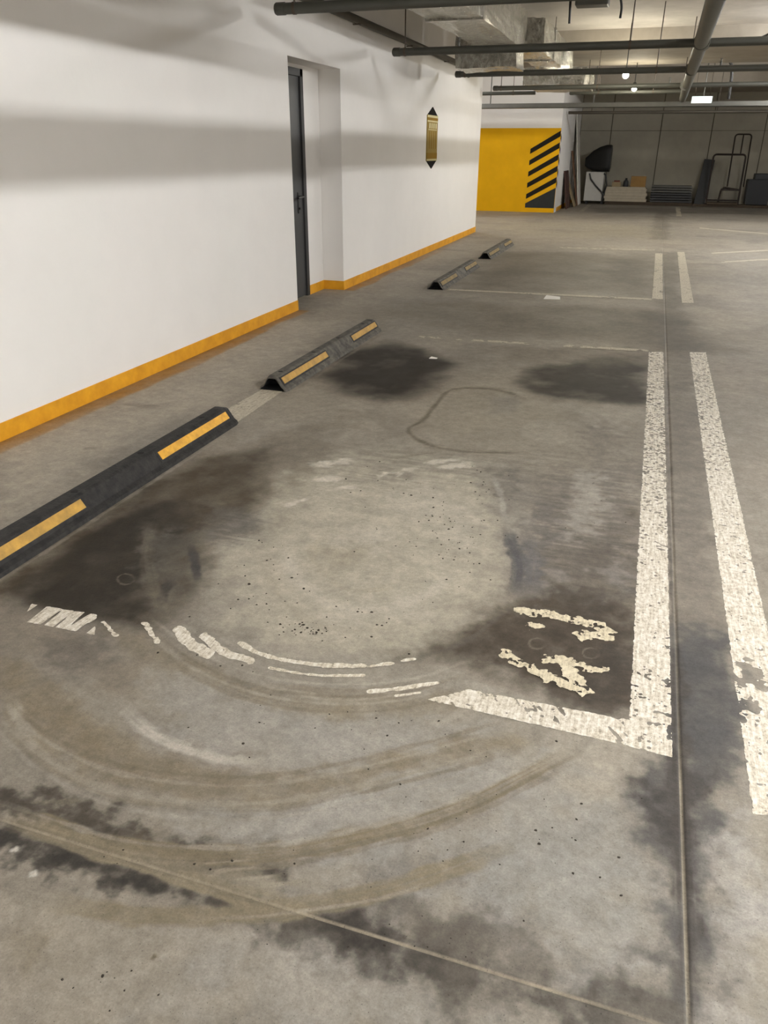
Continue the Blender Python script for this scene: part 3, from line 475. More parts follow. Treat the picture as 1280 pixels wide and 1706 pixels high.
    ('s',[(-0.322,2.98),(-0.309,2.935),(-0.295,2.891),(-0.282,2.849),(-0.27,2.808),(-0.259,2.767),(-0.25,2.726),(-0.244,2.686),(-0.239,2.646),(-0.236,2.606),(-0.234,2.568),(-0.231,2.53),(-0.228,2.493)],0.07,(100,98,98),0.8,0.011000000000000001,0.03,25.2),
    ('s',[(-0.587,3.6),(-0.57,3.55),(-0.552,3.502),(-0.535,3.455),(-0.519,3.409),(-0.504,3.364),(-0.49,3.319),(-0.478,3.276),(-0.466,3.232),(-0.456,3.19),(-0.446,3.149),(-0.436,3.108),(-0.426,3.068)],0.03,(176,170,160),0.6,0.00825,0.015,18.0),
    ('s',[(-1.644,2.444),(-1.62,2.414),(-1.597,2.384),(-1.574,2.354),(-1.552,2.326),(-1.532,2.299),(-1.514,2.273),(-1.5,2.25),(-1.488,2.229),(-1.478,2.208),(-1.468,2.189),(-1.459,2.169),(-1.449,2.15)],0.035,(66,64,62),1.0,0.006600000000000001,0.012,21.6),
    ('s',[(-1.572,2.18),(-1.565,2.162),(-1.559,2.144),(-1.552,2.127),(-1.545,2.11),(-1.539,2.093),(-1.532,2.076),(-1.526,2.059),(-1.52,2.043),(-1.514,2.027),(-1.507,2.011),(-1.501,1.995),(-1.495,1.979)],0.04,(62,58,53),1.0,0.00825,0.02,25.2),
    ('s',[(-1.907,2.566),(-1.879,2.513),(-1.852,2.463),(-1.827,2.415),(-1.801,2.367),(-1.773,2.32),(-1.743,2.274),(-1.708,2.227),(-1.671,2.179),(-1.633,2.132),(-1.595,2.088),(-1.559,2.047),(-1.524,2.012),(-1.492,1.982),(-1.461,1.957),(-1.43,1.934),(-1.4,1.912),(-1.37,1.892),(-1.341,1.87)],0.05,(112,105,92),0.5,0.011000000000000001,0.02,16.2),
    ('s',[(-1.118,2.771),(-1.124,2.734),(-1.133,2.697),(-1.141,2.661),(-1.147,2.626),(-1.148,2.592),(-1.141,2.558),(-1.127,2.524),(-1.106,2.489),(-1.081,2.455),(-1.053,2.423),(-1.026,2.396),(-1.0,2.373),(-0.974,2.353),(-0.948,2.336),(-0.921,2.322),(-0.893,2.312),(-0.867,2.308),(-0.841,2.309),(-0.816,2.318),(-0.791,2.335),(-0.766,2.357),(-0.74,2.382),(-0.715,2.407),(-0.689,2.43)],0.03,(158,149,130),0.5,0.00825,0.02,18.0),
    ('s',[(-1.293,2.592),(-1.255,2.537),(-1.22,2.481),(-1.186,2.428),(-1.151,2.378),(-1.117,2.334),(-1.081,2.298),(-1.042,2.266),(-1.001,2.237),(-0.959,2.212),(-0.917,2.193),(-0.878,2.182),(-0.84,2.179),(-0.803,2.185),(-0.765,2.201),(-0.728,2.223),(-0.692,2.25),(-0.659,2.281),(-0.631,2.313),(-0.609,2.348),(-0.591,2.389),(-0.577,2.434),(-0.564,2.481),(-0.551,2.53),(-0.535,2.579)],0.05,(190,183,168),0.7,0.0165,0.02,10.8),
    ('s',[(-1.273,2.38),(-1.234,2.333),(-1.197,2.285),(-1.161,2.238),(-1.126,2.195),(-1.09,2.158),(-1.053,2.128),(-1.014,2.103),(-0.974,2.082),(-0.933,2.066),(-0.892,2.054),(-0.852,2.048),(-0.813,2.047),(-0.776,2.055),(-0.738,2.071),(-0.701,2.092),(-0.664,2.116),(-0.626,2.14),(-0.588,2.162)],0.03,(152,143,126),0.5,0.011000000000000001,0.02,10.8),
    ('s',[(-1.067,2.64),(-0.999,2.75),(-0.947,2.923),(-0.95,3.022)],0.03,(180,172,156),0.6,0.011000000000000001,0.02,21.6),
    ('s',[(-1.127,3.682),(-1.088,3.635),(-1.048,3.59),(-1.009,3.547),(-0.973,3.502),(-0.941,3.456),(-0.915,3.405),(-0.894,3.349),(-0.877,3.287),(-0.864,3.224),(-0.854,3.163),(-0.848,3.107),(-0.846,3.058),(-0.848,3.015),(-0.854,2.978),(-0.864,2.944),(-0.874,2.911),(-0.885,2.879),(-0.894,2.847)],0.03,(172,164,148),0.4,0.011000000000000001,0.02,10.8),
    ('s',[(-1.361,1.058),(-1.323,1.057),(-1.284,1.056),(-1.246,1.054),(-1.209,1.053),(-1.173,1.053),(-1.139,1.052),(-1.107,1.052),(-1.077,1.052),(-1.048,1.052),(-1.019,1.053),(-0.989,1.055),(-0.956,1.06),(-0.92,1.067),(-0.88,1.076),(-0.839,1.087),(-0.798,1.099),(-0.757,1.112),(-0.72,1.126),(-0.685,1.141),(-0.652,1.156),(-0.619,1.173),(-0.587,1.192),(-0.554,1.213),(-0.518,1.236),(-0.479,1.262),(-0.438,1.29),(-0.396,1.32),(-0.352,1.354),(-0.308,1.39),(-0.265,1.429),(-0.223,1.474),(-0.18,1.523),(-0.136,1.577),(-0.091,1.634),(-0.044,1.693),(0.005,1.753)],0.012,(160,154,144),0.6,0.0044,0.008,16.2),
    ('s',[(-1.327,1.021),(-1.29,1.02),(-1.252,1.019),(-1.215,1.018),(-1.179,1.017),(-1.144,1.017),(-1.11,1.017),(-1.079,1.017),(-1.05,1.016),(-1.022,1.016),(-0.994,1.018),(-0.964,1.02),(-0.932,1.025),(-0.896,1.032),(-0.858,1.041),(-0.817,1.051),(-0.777,1.063),(-0.737,1.076),(-0.7,1.09),(-0.666,1.104),(-0.634,1.119),(-0.602,1.136),(-0.57,1.154),(-0.538,1.174),(-0.502,1.196),(-0.465,1.221),(-0.424,1.249),(-0.382,1.278),(-0.34,1.311),(-0.297,1.346),(-0.254,1.384),(-0.213,1.426),(-0.171,1.474),(-0.127,1.526),(-0.083,1.581),(-0.037,1.638),(0.01,1.695)],0.01,(112,103,88),0.6,0.0044,0.008,16.2),
    ('s',[(-1.311,1.003),(-1.274,1.002),(-1.236,1.001),(-1.2,1.0),(-1.164,0.999),(-1.129,0.999),(-1.096,0.999),(-1.066,0.999),(-1.037,0.999),(-1.009,0.999),(-0.982,1.0),(-0.952,1.003),(-0.921,1.008),(-0.885,1.015),(-0.847,1.024),(-0.807,1.034),(-0.767,1.046),(-0.728,1.059),(-0.691,1.072),(-0.657,1.086),(-0.625,1.101),(-0.594,1.118),(-0.562,1.135),(-0.53,1.155),(-0.495,1.177),(-0.457,1.202),(-0.417,1.229),(-0.376,1.258),(-0.334,1.29),(-0.291,1.324),(-0.249,1.362),(-0.208,1.404),(-0.166,1.45),(-0.123,1.501),(-0.08,1.555),(-0.034,1.611),(0.013,1.667)],0.012,(120,111,96),0.6,0.0044,0.008,16.2),
    ('s',[(-1.677,1.403),(-1.634,1.385),(-1.593,1.367),(-1.553,1.349),(-1.513,1.332),(-1.472,1.317),(-1.43,1.305),(-1.385,1.293),(-1.34,1.283),(-1.294,1.274),(-1.248,1.267),(-1.2,1.263),(-1.151,1.263),(-1.098,1.267),(-1.042,1.274),(-0.984,1.284),(-0.927,1.297),(-0.873,1.311),(-0.825,1.326),(-0.782,1.342),(-0.743,1.361),(-0.707,1.381),(-0.672,1.403),(-0.638,1.426),(-0.602,1.45),(-0.565,1.475),(-0.527,1.502),(-0.489,1.53),(-0.452,1.559),(-0.415,1.588),(-0.378,1.617),(-0.343,1.646),(-0.309,1.674),(-0.275,1.703),(-0.241,1.732),(-0.206,1.762),(-0.171,1.792)],0.014,(116,106,90),0.6,0.0044,0.008,16.2),
    ('s',[(-1.649,1.371),(-1.607,1.354),(-1.566,1.337),(-1.527,1.319),(-1.488,1.303),(-1.448,1.289),(-1.406,1.277),(-1.363,1.266),(-1.319,1.256),(-1.273,1.247),(-1.227,1.24),(-1.18,1.237),(-1.132,1.237),(-1.08,1.241),(-1.025,1.248),(-0.968,1.258),(-0.912,1.271),(-0.858,1.284),(-0.811,1.299),(-0.769,1.315),(-0.731,1.334),(-0.695,1.354),(-0.66,1.376),(-0.626,1.398),(-0.59,1.422),(-0.554,1.446),(-0.517,1.472),(-0.48,1.5),(-0.442,1.528),(-0.406,1.557),(-0.37,1.585),(-0.335,1.613),(-0.301,1.641),(-0.267,1.669),(-0.234,1.698),(-0.2,1.727),(-0.165,1.756)],0.012,(158,150,136),0.6,0.0044,0.008,16.2),
    ('s',[(-1.59,1.307),(-1.55,1.291),(-1.511,1.275),(-1.474,1.259),(-1.437,1.244),(-1.398,1.231),(-1.358,1.219),(-1.316,1.209),(-1.274,1.2),(-1.231,1.192),(-1.186,1.186),(-1.141,1.183),(-1.094,1.183),(-1.044,1.187),(-0.99,1.195),(-0.935,1.205),(-0.88,1.217),(-0.828,1.23),(-0.782,1.245),(-0.741,1.261),(-0.704,1.278),(-0.669,1.298),(-0.636,1.319),(-0.602,1.34),(-0.567,1.363),(-0.532,1.386),(-0.496,1.412),(-0.459,1.438),(-0.423,1.465),(-0.387,1.492),(-0.352,1.519),(-0.318,1.546),(-0.285,1.573),(-0.253,1.6),(-0.22,1.627),(-0.187,1.654),(-0.153,1.682)],0.016,(150,142,128),0.6,0.0044,0.008,16.2),
    ('s',[(-1.567,1.283),(-1.528,1.267),(-1.49,1.251),(-1.454,1.236),(-1.417,1.221),(-1.379,1.208),(-1.34,1.197),(-1.299,1.188),(-1.257,1.178),(-1.214,1.171),(-1.17,1.165),(-1.125,1.162),(-1.079,1.163),(-1.03,1.167),(-0.977,1.174),(-0.922,1.184),(-0.868,1.196),(-0.817,1.21),(-0.771,1.224),(-0.731,1.24),(-0.694,1.257),(-0.659,1.276),(-0.626,1.297),(-0.593,1.318),(-0.559,1.34),(-0.523,1.363),(-0.487,1.388),(-0.452,1.414),(-0.416,1.441),(-0.38,1.468),(-0.346,1.494),(-0.312,1.52),(-0.279,1.546),(-0.247,1.573),(-0.215,1.6),(-0.182,1.627),(-0.148,1.654)],0.012,(118,109,94),0.6,0.0044,0.008,16.2),
    ('s',[(-1.541,1.255),(-1.503,1.24),(-1.466,1.224),(-1.43,1.209),(-1.394,1.195),(-1.357,1.183),(-1.319,1.172),(-1.278,1.163),(-1.237,1.154),(-1.195,1.147),(-1.152,1.141),(-1.108,1.139),(-1.063,1.139),(-1.014,1.144),(-0.962,1.151),(-0.908,1.161),(-0.854,1.173),(-0.804,1.186),(-0.759,1.2),(-0.719,1.216),(-0.682,1.233),(-0.648,1.252),(-0.615,1.272),(-0.582,1.293),(-0.549,1.314),(-0.514,1.337),(-0.478,1.361),(-0.443,1.387),(-0.407,1.413),(-0.372,1.439),(-0.338,1.465),(-0.305,1.491),(-0.272,1.517),(-0.241,1.543),(-0.209,1.569),(-0.176,1.595),(-0.143,1.622)],0.01,(156,149,138),0.6,0.0044,0.008,16.2),
    ('s',[(-1.486,1.908),(-1.439,1.884),(-1.393,1.86),(-1.349,1.837),(-1.305,1.815),(-1.261,1.796),(-1.218,1.78),(-1.174,1.767),(-1.129,1.756),(-1.084,1.747),(-1.04,1.74),(-0.997,1.736),(-0.956,1.734),(-0.915,1.734),(-0.876,1.737),(-0.837,1.742),(-0.799,1.749),(-0.762,1.757),(-0.726,1.767),(-0.69,1.778),(-0.654,1.79),(-0.619,1.804),(-0.585,1.82),(-0.552,1.838),(-0.52,1.858),(-0.489,1.881),(-0.46,1.908),(-0.432,1.937),(-0.404,1.968),(-0.376,2.0),(-0.346,2.031)],0.01,(170,162,148),0.6,0.0044,0.008,16.2),
    ('s',[(-1.443,1.843),(-1.398,1.821),(-1.354,1.799),(-1.311,1.776),(-1.268,1.756),(-1.226,1.738),(-1.184,1.723),(-1.141,1.711),(-1.098,1.7),(-1.054,1.692),(-1.011,1.686),(-0.969,1.682),(-0.929,1.68),(-0.89,1.681),(-0.852,1.684),(-0.814,1.689),(-0.777,1.696),(-0.74,1.704),(-0.705,1.713),(-0.67,1.724),(-0.635,1.736),(-0.6,1.75),(-0.567,1.765),(-0.534,1.782),(-0.503,1.802),(-0.473,1.824),(-0.445,1.85),(-0.417,1.879),(-0.39,1.908),(-0.362,1.939),(-0.333,1.968)],0.012,(120,111,96),0.6,0.0044,0.008,16.2),
    ('s',[(-1.418,1.806),(-1.374,1.785),(-1.331,1.763),(-1.289,1.742),(-1.247,1.722),(-1.206,1.704),(-1.165,1.69),(-1.123,1.678),(-1.08,1.668),(-1.037,1.66),(-0.995,1.655),(-0.954,1.651),(-0.914,1.649),(-0.875,1.65),(-0.838,1.653),(-0.8,1.658),(-0.764,1.665),(-0.728,1.673),(-0.692,1.682),(-0.658,1.693),(-0.623,1.705),(-0.59,1.718),(-0.556,1.733),(-0.524,1.75),(-0.493,1.769),(-0.464,1.792),(-0.436,1.817),(-0.409,1.845),(-0.382,1.874),(-0.354,1.903),(-0.326,1.932)],0.01,(164,156,142),0.6,0.0044,0.008,16.2),
    ('s',[(-1.391,1.764),(-1.347,1.744),(-1.305,1.723),(-1.264,1.702),(-1.223,1.683),(-1.183,1.666),(-1.143,1.652),(-1.101,1.641),(-1.06,1.632),(-1.018,1.624),(-0.976,1.619),(-0.936,1.616),(-0.897,1.614),(-0.859,1.615),(-0.822,1.618),(-0.785,1.623),(-0.749,1.63),(-0.713,1.638),(-0.679,1.647),(-0.645,1.658),(-0.611,1.669),(-0.577,1.682),(-0.545,1.697),(-0.513,1.714),(-0.483,1.733),(-0.454,1.754),(-0.426,1.779),(-0.399,1.806),(-0.372,1.834),(-0.345,1.863),(-0.317,1.891)],0.014,(122,113,98),0.6,0.0044,0.008,16.2),
    ('s',[(-0.789,1.052),(-0.676,1.103)],0.01,(150,142,126),0.75,0.0033000000000000004,0.006,16.2),
    ('s',[(-0.759,1.041),(-0.647,1.092)],0.01,(150,142,126),0.75,0.0033000000000000004,0.006,16.2),
    ('s',[(-0.703,1.036),(-0.592,1.086)],0.01,(150,142,126),0.75,0.0033000000000000004,0.006,16.2),
    ('s',[(-0.644,1.039),(-0.533,1.089)],0.01,(150,142,126),0.75,0.0033000000000000004,0.006,16.2),
    ('s',[(-0.599,4.922),(-0.622,4.945),(-0.643,4.971),(-0.665,4.996),(-0.689,5.02),(-0.714,5.042),(-0.742,5.061),(-0.774,5.076),(-0.81,5.089),(-0.847,5.1),(-0.886,5.107),(-0.923,5.11),(-0.959,5.107),(-0.994,5.1),(-1.031,5.09),(-1.066,5.076),(-1.098,5.056),(-1.126,5.029),(-1.146,4.996),(-1.158,4.954),(-1.163,4.904),(-1.163,4.849),(-1.16,4.791),(-1.157,4.731),(-1.156,4.673),(-1.156,4.613),(-1.154,4.548),(-1.151,4.484),(-1.149,4.421),(-1.149,4.364),(-1.15,4.314),(-1.156,4.272),(-1.166,4.236),(-1.177,4.203),(-1.186,4.173),(-1.19,4.144),(-1.187,4.115),(-1.176,4.084),(-1.16,4.054),(-1.139,4.024),(-1.116,3.997),(-1.091,3.972),(-1.067,3.95),(-1.043,3.931),(-1.019,3.915),(-0.992,3.901),(-0.965,3.889),(-0.937,3.88),(-0.908,3.873),(-0.877,3.869),(-0.846,3.867),(-0.813,3.868),(-0.779,3.871),(-0.744,3.876),(-0.707,3.883),(-0.669,3.893),(-0.628,3.906),(-0.586,3.921),(-0.543,3.937),(-0.5,3.953),(-0.458,3.969)],0.03,(92,84,70),0.85,0.011000000000000001,0.014,14.4),
    ('s',[(-1.178,4.954),(-1.159,4.974),(-1.141,4.996),(-1.122,5.017),(-1.103,5.038),(-1.081,5.057),(-1.058,5.073),(-1.032,5.087),(-1.003,5.101),(-0.974,5.113),(-0.942,5.121),(-0.91,5.124),(-0.877,5.12),(-0.844,5.107),(-0.809,5.087),(-0.773,5.062),(-0.738,5.035),(-0.703,5.007),(-0.668,4.983)],0.05,(100,92,78),0.6,0.0165,0.025,18.0),
    ('p',[(-0.832,4.883),(-0.684,5.007),(-0.621,4.685),(-0.777,4.592)],0,(122,117,110),0.5,0.03,0.04,14),
    ('s',[(-1.535,3.405),(-1.296,3.577)],0.06,(202,195,181),0.95,0.0165,0.05,25.2),
    ('s',[(-1.427,3.231),(-1.284,3.32)],0.05,(202,195,181),0.95,0.0165,0.05,25.2),
    ('s',[(-1.184,3.354),(-0.958,3.559)],0.035,(202,195,181),0.95,0.0165,0.05,25.2),
    ('s',[(-0.969,3.599),(-0.779,3.755)],0.035,(202,195,181),0.95,0.0165,0.05,25.2),
    ('s',[(-0.884,3.584),(-0.705,3.716)],0.06,(202,195,181),0.95,0.0165,0.05,25.2),
    ('s',[(-1.272,3.165),(-1.169,3.223)],0.03,(202,195,181),0.95,0.0165,0.05,25.2),
    ('s',[(-1.433,2.892),(-1.336,3.017)],0.02,(202,195,181),0.95,0.0165,0.05,25.2),
    ('s',[(-1.174,3.619),(-0.899,3.837)],0.02,(110,102,88),0.5,0.00825,0.02,18.0),
    ('s',[(-1.226,3.382),(-0.999,3.589)],0.02,(112,104,92),0.4,0.00825,0.02,18.0),
    ('s',[(-0.137,2.193),(-0.138,2.176),(-0.146,2.161),(-0.159,2.153),(-0.173,2.152),(-0.184,2.16),(-0.19,2.174),(-0.189,2.191),(-0.181,2.206),(-0.168,2.215),(-0.154,2.215),(-0.142,2.207),(-0.137,2.193)],0.007,(120,112,98),0.6,0.0022,0.004,54.0),
    ('s',[(0.04,2.195),(0.037,2.178),(0.029,2.164),(0.016,2.155),(0.002,2.155),(-0.008,2.163),(-0.013,2.177),(-0.011,2.194),(-0.002,2.208),(0.011,2.217),(0.025,2.217),(0.035,2.209),(0.04,2.195)],0.007,(120,112,98),0.6,0.0022,0.004,54.0),
    ('s',[(-1.693,2.115),(-1.685,2.096),(-1.687,2.08),(-1.699,2.07),(-1.717,2.07),(-1.737,2.078),(-1.754,2.094),(-1.762,2.113),(-1.76,2.13),(-1.748,2.14),(-1.729,2.14),(-1.709,2.131),(-1.693,2.115)],0.007,(120,112,98),0.6,0.0022,0.004,54.0),
    ('s',[(-1.232,0.943),(-1.212,0.957)],0.014,(196,190,180),0.8,0.0033000000000000004,0.01,46.800000000000004),
    ('s',[(-1.141,0.901),(-1.122,0.914)],0.014,(196,190,180),0.8,0.0033000000000000004,0.01,46.800000000000004),
    ('s',[(-0.761,0.817),(-0.755,0.832)],0.012,(90,80,62),0.8,0.0033000000000000004,0.006,28.8),
    ('p',[(-3.272,3.141),(-3.143,6.905),(-3.024,8.396),(-2.666,7.398),(-2.498,4.681),(-2.642,3.357),(-2.59,2.398)],0,(166,157,141),0.7,0.12,0.125,9.5),  # strip by the wall lightened in colour to make up for missing light
    ('s',[(-3.136,3.987),(-2.751,4.013)],0.06,(112,104,92),0.45,0.0165,0.05,16.2),
    ('s',[(-2.912,3.829),(-2.701,4.004)],0.03,(168,160,148),0.5,0.011000000000000001,0.03,16.2),
    ('s',[(-2.798,3.224),(-2.717,3.272)],0.05,(108,104,92),0.5,0.011000000000000001,0.01,9.0),
    ('s',[(-2.398,2.189),(-2.531,3.201)],0.05,(140,132,120),0.3,0.027500000000000004,0.05,9.0),
    ('s',[(-2.17,1.94),(-2.157,3.78)],0.018,(158,150,138),0.55,0.0055000000000000005,0.012,21.6),
    ('s',[(-2.155,4.614),(-2.141,6.523)],0.03,(128,120,108),0.6,0.00825,0.02,18.0),
    ('p',[(-2.259,12.863),(0.096,13.344),(0.1,9.448),(-2.0,9.119)],0,(100,93,81),0.6,0.35,0.25,1.5),
    ('p',[(-0.558,12.706),(0.099,12.954),(0.126,10.226),(-0.486,10.25)],0,(84,78,68),0.5,0.2,0.2,2),
    ('p',[(-2.648,8.126),(0.171,8.59),(0.504,7.908),(0.464,6.643),(0.183,6.764),(-1.521,6.77),(-2.147,6.961)],0,(106,99,87),0.75,0.3,0.2,2),  # traffic dirt, deepened in colour to dim the mid floor
    ('p',[(0.114,8.397),(0.466,8.524),(0.65,6.709),(0.184,6.545)],0,(90,84,74),0.7,0.12,0.12,3),
    ('p',[(0.231,13.81),(0.492,13.909),(0.466,8.524),(0.202,8.429)],0,(98,92,81),0.6,0.08,0.08,3),
    ('p',[(-0.27,6.958),(1.2,8.011),(1.153,7.589),(0.593,6.481),(0.185,6.338)],0,(112,104,93),0.4,0.2,0.15,2),
    ('p',[(-2.216,10.426),(-1.702,11.229),(-1.342,9.936),(-1.817,9.278)],0,(92,86,76),0.5,0.25,0.15,2),
    ('p',[(-2.082,24.294),(3.117,25.188),(2.9,23.247),(-1.282,22.396)],0,(92,87,78),0.7,0.5,0.4,0.8),  # dim light of the back bay painted as a dark patch
    ('s',[(0.312,24.01),(0.232,15.745)],0.35,(96,90,80),0.6,0.0825,0.1,3.6),
    ('p',[(-3.836,19.097),(0.105,18.985),(0.122,16.269),(-2.684,15.175)],0,(162,152,128),0.4,0.5,0.4,0.8),  # lamp-lit far floor painted as a pale patch
    ('p',[(-3.238,7.193),(-2.592,7.955),(-2.092,7.604),(-2.213,6.795)],0,(122,113,99),0.4,0.2,0.15,3),
]
WIPED = [([(-1.341,1.87),(-1.328,1.86),(-1.316,1.85),(-1.304,1.84),(-1.291,1.83),(-1.278,1.822),(-1.265,1.814),(-1.251,1.807),(-1.237,1.801),(-1.223,1.796),(-1.208,1.792),(-1.193,1.787),(-1.179,1.782)],0.045,0.012,0.1,0.006),([(-1.245,1.865),(-1.227,1.854),(-1.209,1.843),(-1.191,1.832),(-1.174,1.822),(-1.157,1.813),(-1.139,1.806),(-1.122,1.801),(-1.104,1.798),(-1.087,1.795),(-1.069,1.794),(-1.052,1.792),(-1.034,1.79)],0.035,0.012,0.1,0.006),([(-1.109,1.866),(-1.092,1.86),(-1.076,1.853),(-1.06,1.846),(-1.043,1.839),(-1.024,1.834),(-1.003,1.831),(-0.979,1.829),(-0.951,1.828),(-0.922,1.829),(-0.893,1.83),(-0.864,1.833),(-0.835,1.836),(-0.808,1.841),(-0.782,1.848),(-0.755,1.856),(-0.728,1.864),(-0.701,1.872),(-0.675,1.88)],0.022,0.008,0.05,0.006),([(-0.955,1.776),(-0.931,1.777),(-0.908,1.778),(-0.885,1.778),(-0.861,1.779),(-0.838,1.781),(-0.814,1.785),(-0.789,1.791),(-0.763,1.798),(-0.737,1.807),(-0.711,1.816),(-0.684,1.825),(-0.658,1.834)],0.012,0.006,0.05,0.006),([(-0.795,1.84),(-0.774,1.846),(-0.752,1.851),(-0.731,1.857),(-0.71,1.863),(-0.688,1.87),(-0.666,1.88),(-0.645,1.891),(-0.622,1.905),(-0.6,1.921),(-0.577,1.937),(-0.555,1.953),(-0.532,1.968)],0.012,0.012,0.3,0.006),([(-0.613,1.765),(-0.598,1.773),(-0.584,1.78),(-0.57,1.788),(-0.555,1.796),(-0.54,1.804),(-0.525,1.812),(-0.51,1.822),(-0.494,1.831),(-0.479,1.841),(-0.463,1.852),(-0.446,1.862),(-0.43,1.872)],0.018,0.006,0.05,0.006),([(-0.532,1.771),(-0.521,1.778),(-0.511,1.784),(-0.5,1.791),(-0.489,1.797),(-0.478,1.804),(-0.467,1.811)],0.008,0.006,0.05,0.006),([(-1.48,1.862),(-1.462,1.849),(-1.444,1.835),(-1.427,1.822),(-1.409,1.809),(-1.392,1.797),(-1.376,1.784)],0.02,0.016,0.4,0.006),([(-1.626,1.833),(-1.609,1.822),(-1.593,1.811),(-1.577,1.8),(-1.561,1.79),(-1.546,1.779),(-1.53,1.769)],0.014,0.012,0.4,0.006)]
NUMERAL = [([(-0.246,2.366),(-0.116,2.377),(0.0,2.36),(0.053,2.338)],0.045,0.03,0.45,0.006),([(-0.027,2.274),(0.059,2.302)],0.045,0.03,0.45,0.006),([(-0.202,2.28),(-0.172,2.29)],0.035,0.03,0.45,0.006),([(-0.253,2.09),(-0.172,2.039),(-0.073,2.001),(-0.015,1.974)],0.04,0.03,0.45,0.006),([(-0.113,2.102),(-0.028,2.11),(0.048,2.096)],0.04,0.03,0.45,0.006),([(-0.042,2.059),(0.002,1.98)],0.06,0.03,0.45,0.006)]
CRUMBS = [((-0.931, 2.008), (0.069, 0.023), (0.015, -0.033), 38), ((-0.642, 2.812), (0.145, 0.049), (0.084, -0.338), 70), ((-1.274, 2.329), (0.156, 0.053), (0.136, -0.272), 34), ((-0.86, 2.11), (0.242, 0.081), (0.066, -0.167), 26), ((-1.018, 3.14), (0.298, 0.101), (0.117, -0.357), 24), ((-0.629, 3.503), (0.114, 0.039), (0.084, -0.41), 18), ((-0.665, 1.613), (0.331, 0.111), (0.053, -0.135), 26), ((-0.253, 1.378), (0.213, 0.071), (0.028, -0.121), 22), ((-0.04, 1.336), (0.162, 0.054), (0.013, -0.098), 14), ((-0.631, 1.104), (0.331, 0.11), (0.042, -0.085), 14), ((-0.348, 1.009), (0.241, 0.08), (0.017, -0.05), 14), ((-0.733, 0.774), (0.203, 0.067), (0.033, -0.05), 12), ((-0.033, 3.334), (0.105, 0.036), (0.024, -0.365), 10), ((-1.194, 1.739), (0.184, 0.062), (0.093, -0.158), 10)]

SEAM_X, SEAM_Y = 0.282, 1.013
BASE = (148, 140, 127)

# ------------------------------------------------------------------ floor
def with_joint(v, j):
    if v[0] < j < v[-1]:
        v = v[np.abs(v-j) > 0.009]; v = np.sort(np.concatenate([v, j+np.array([-.0052,-.0024,.0024,.0052])]))
    return v
PATCH = (-2.3, 0.9, 0.62, 3.4)      # finely meshed part of the slab

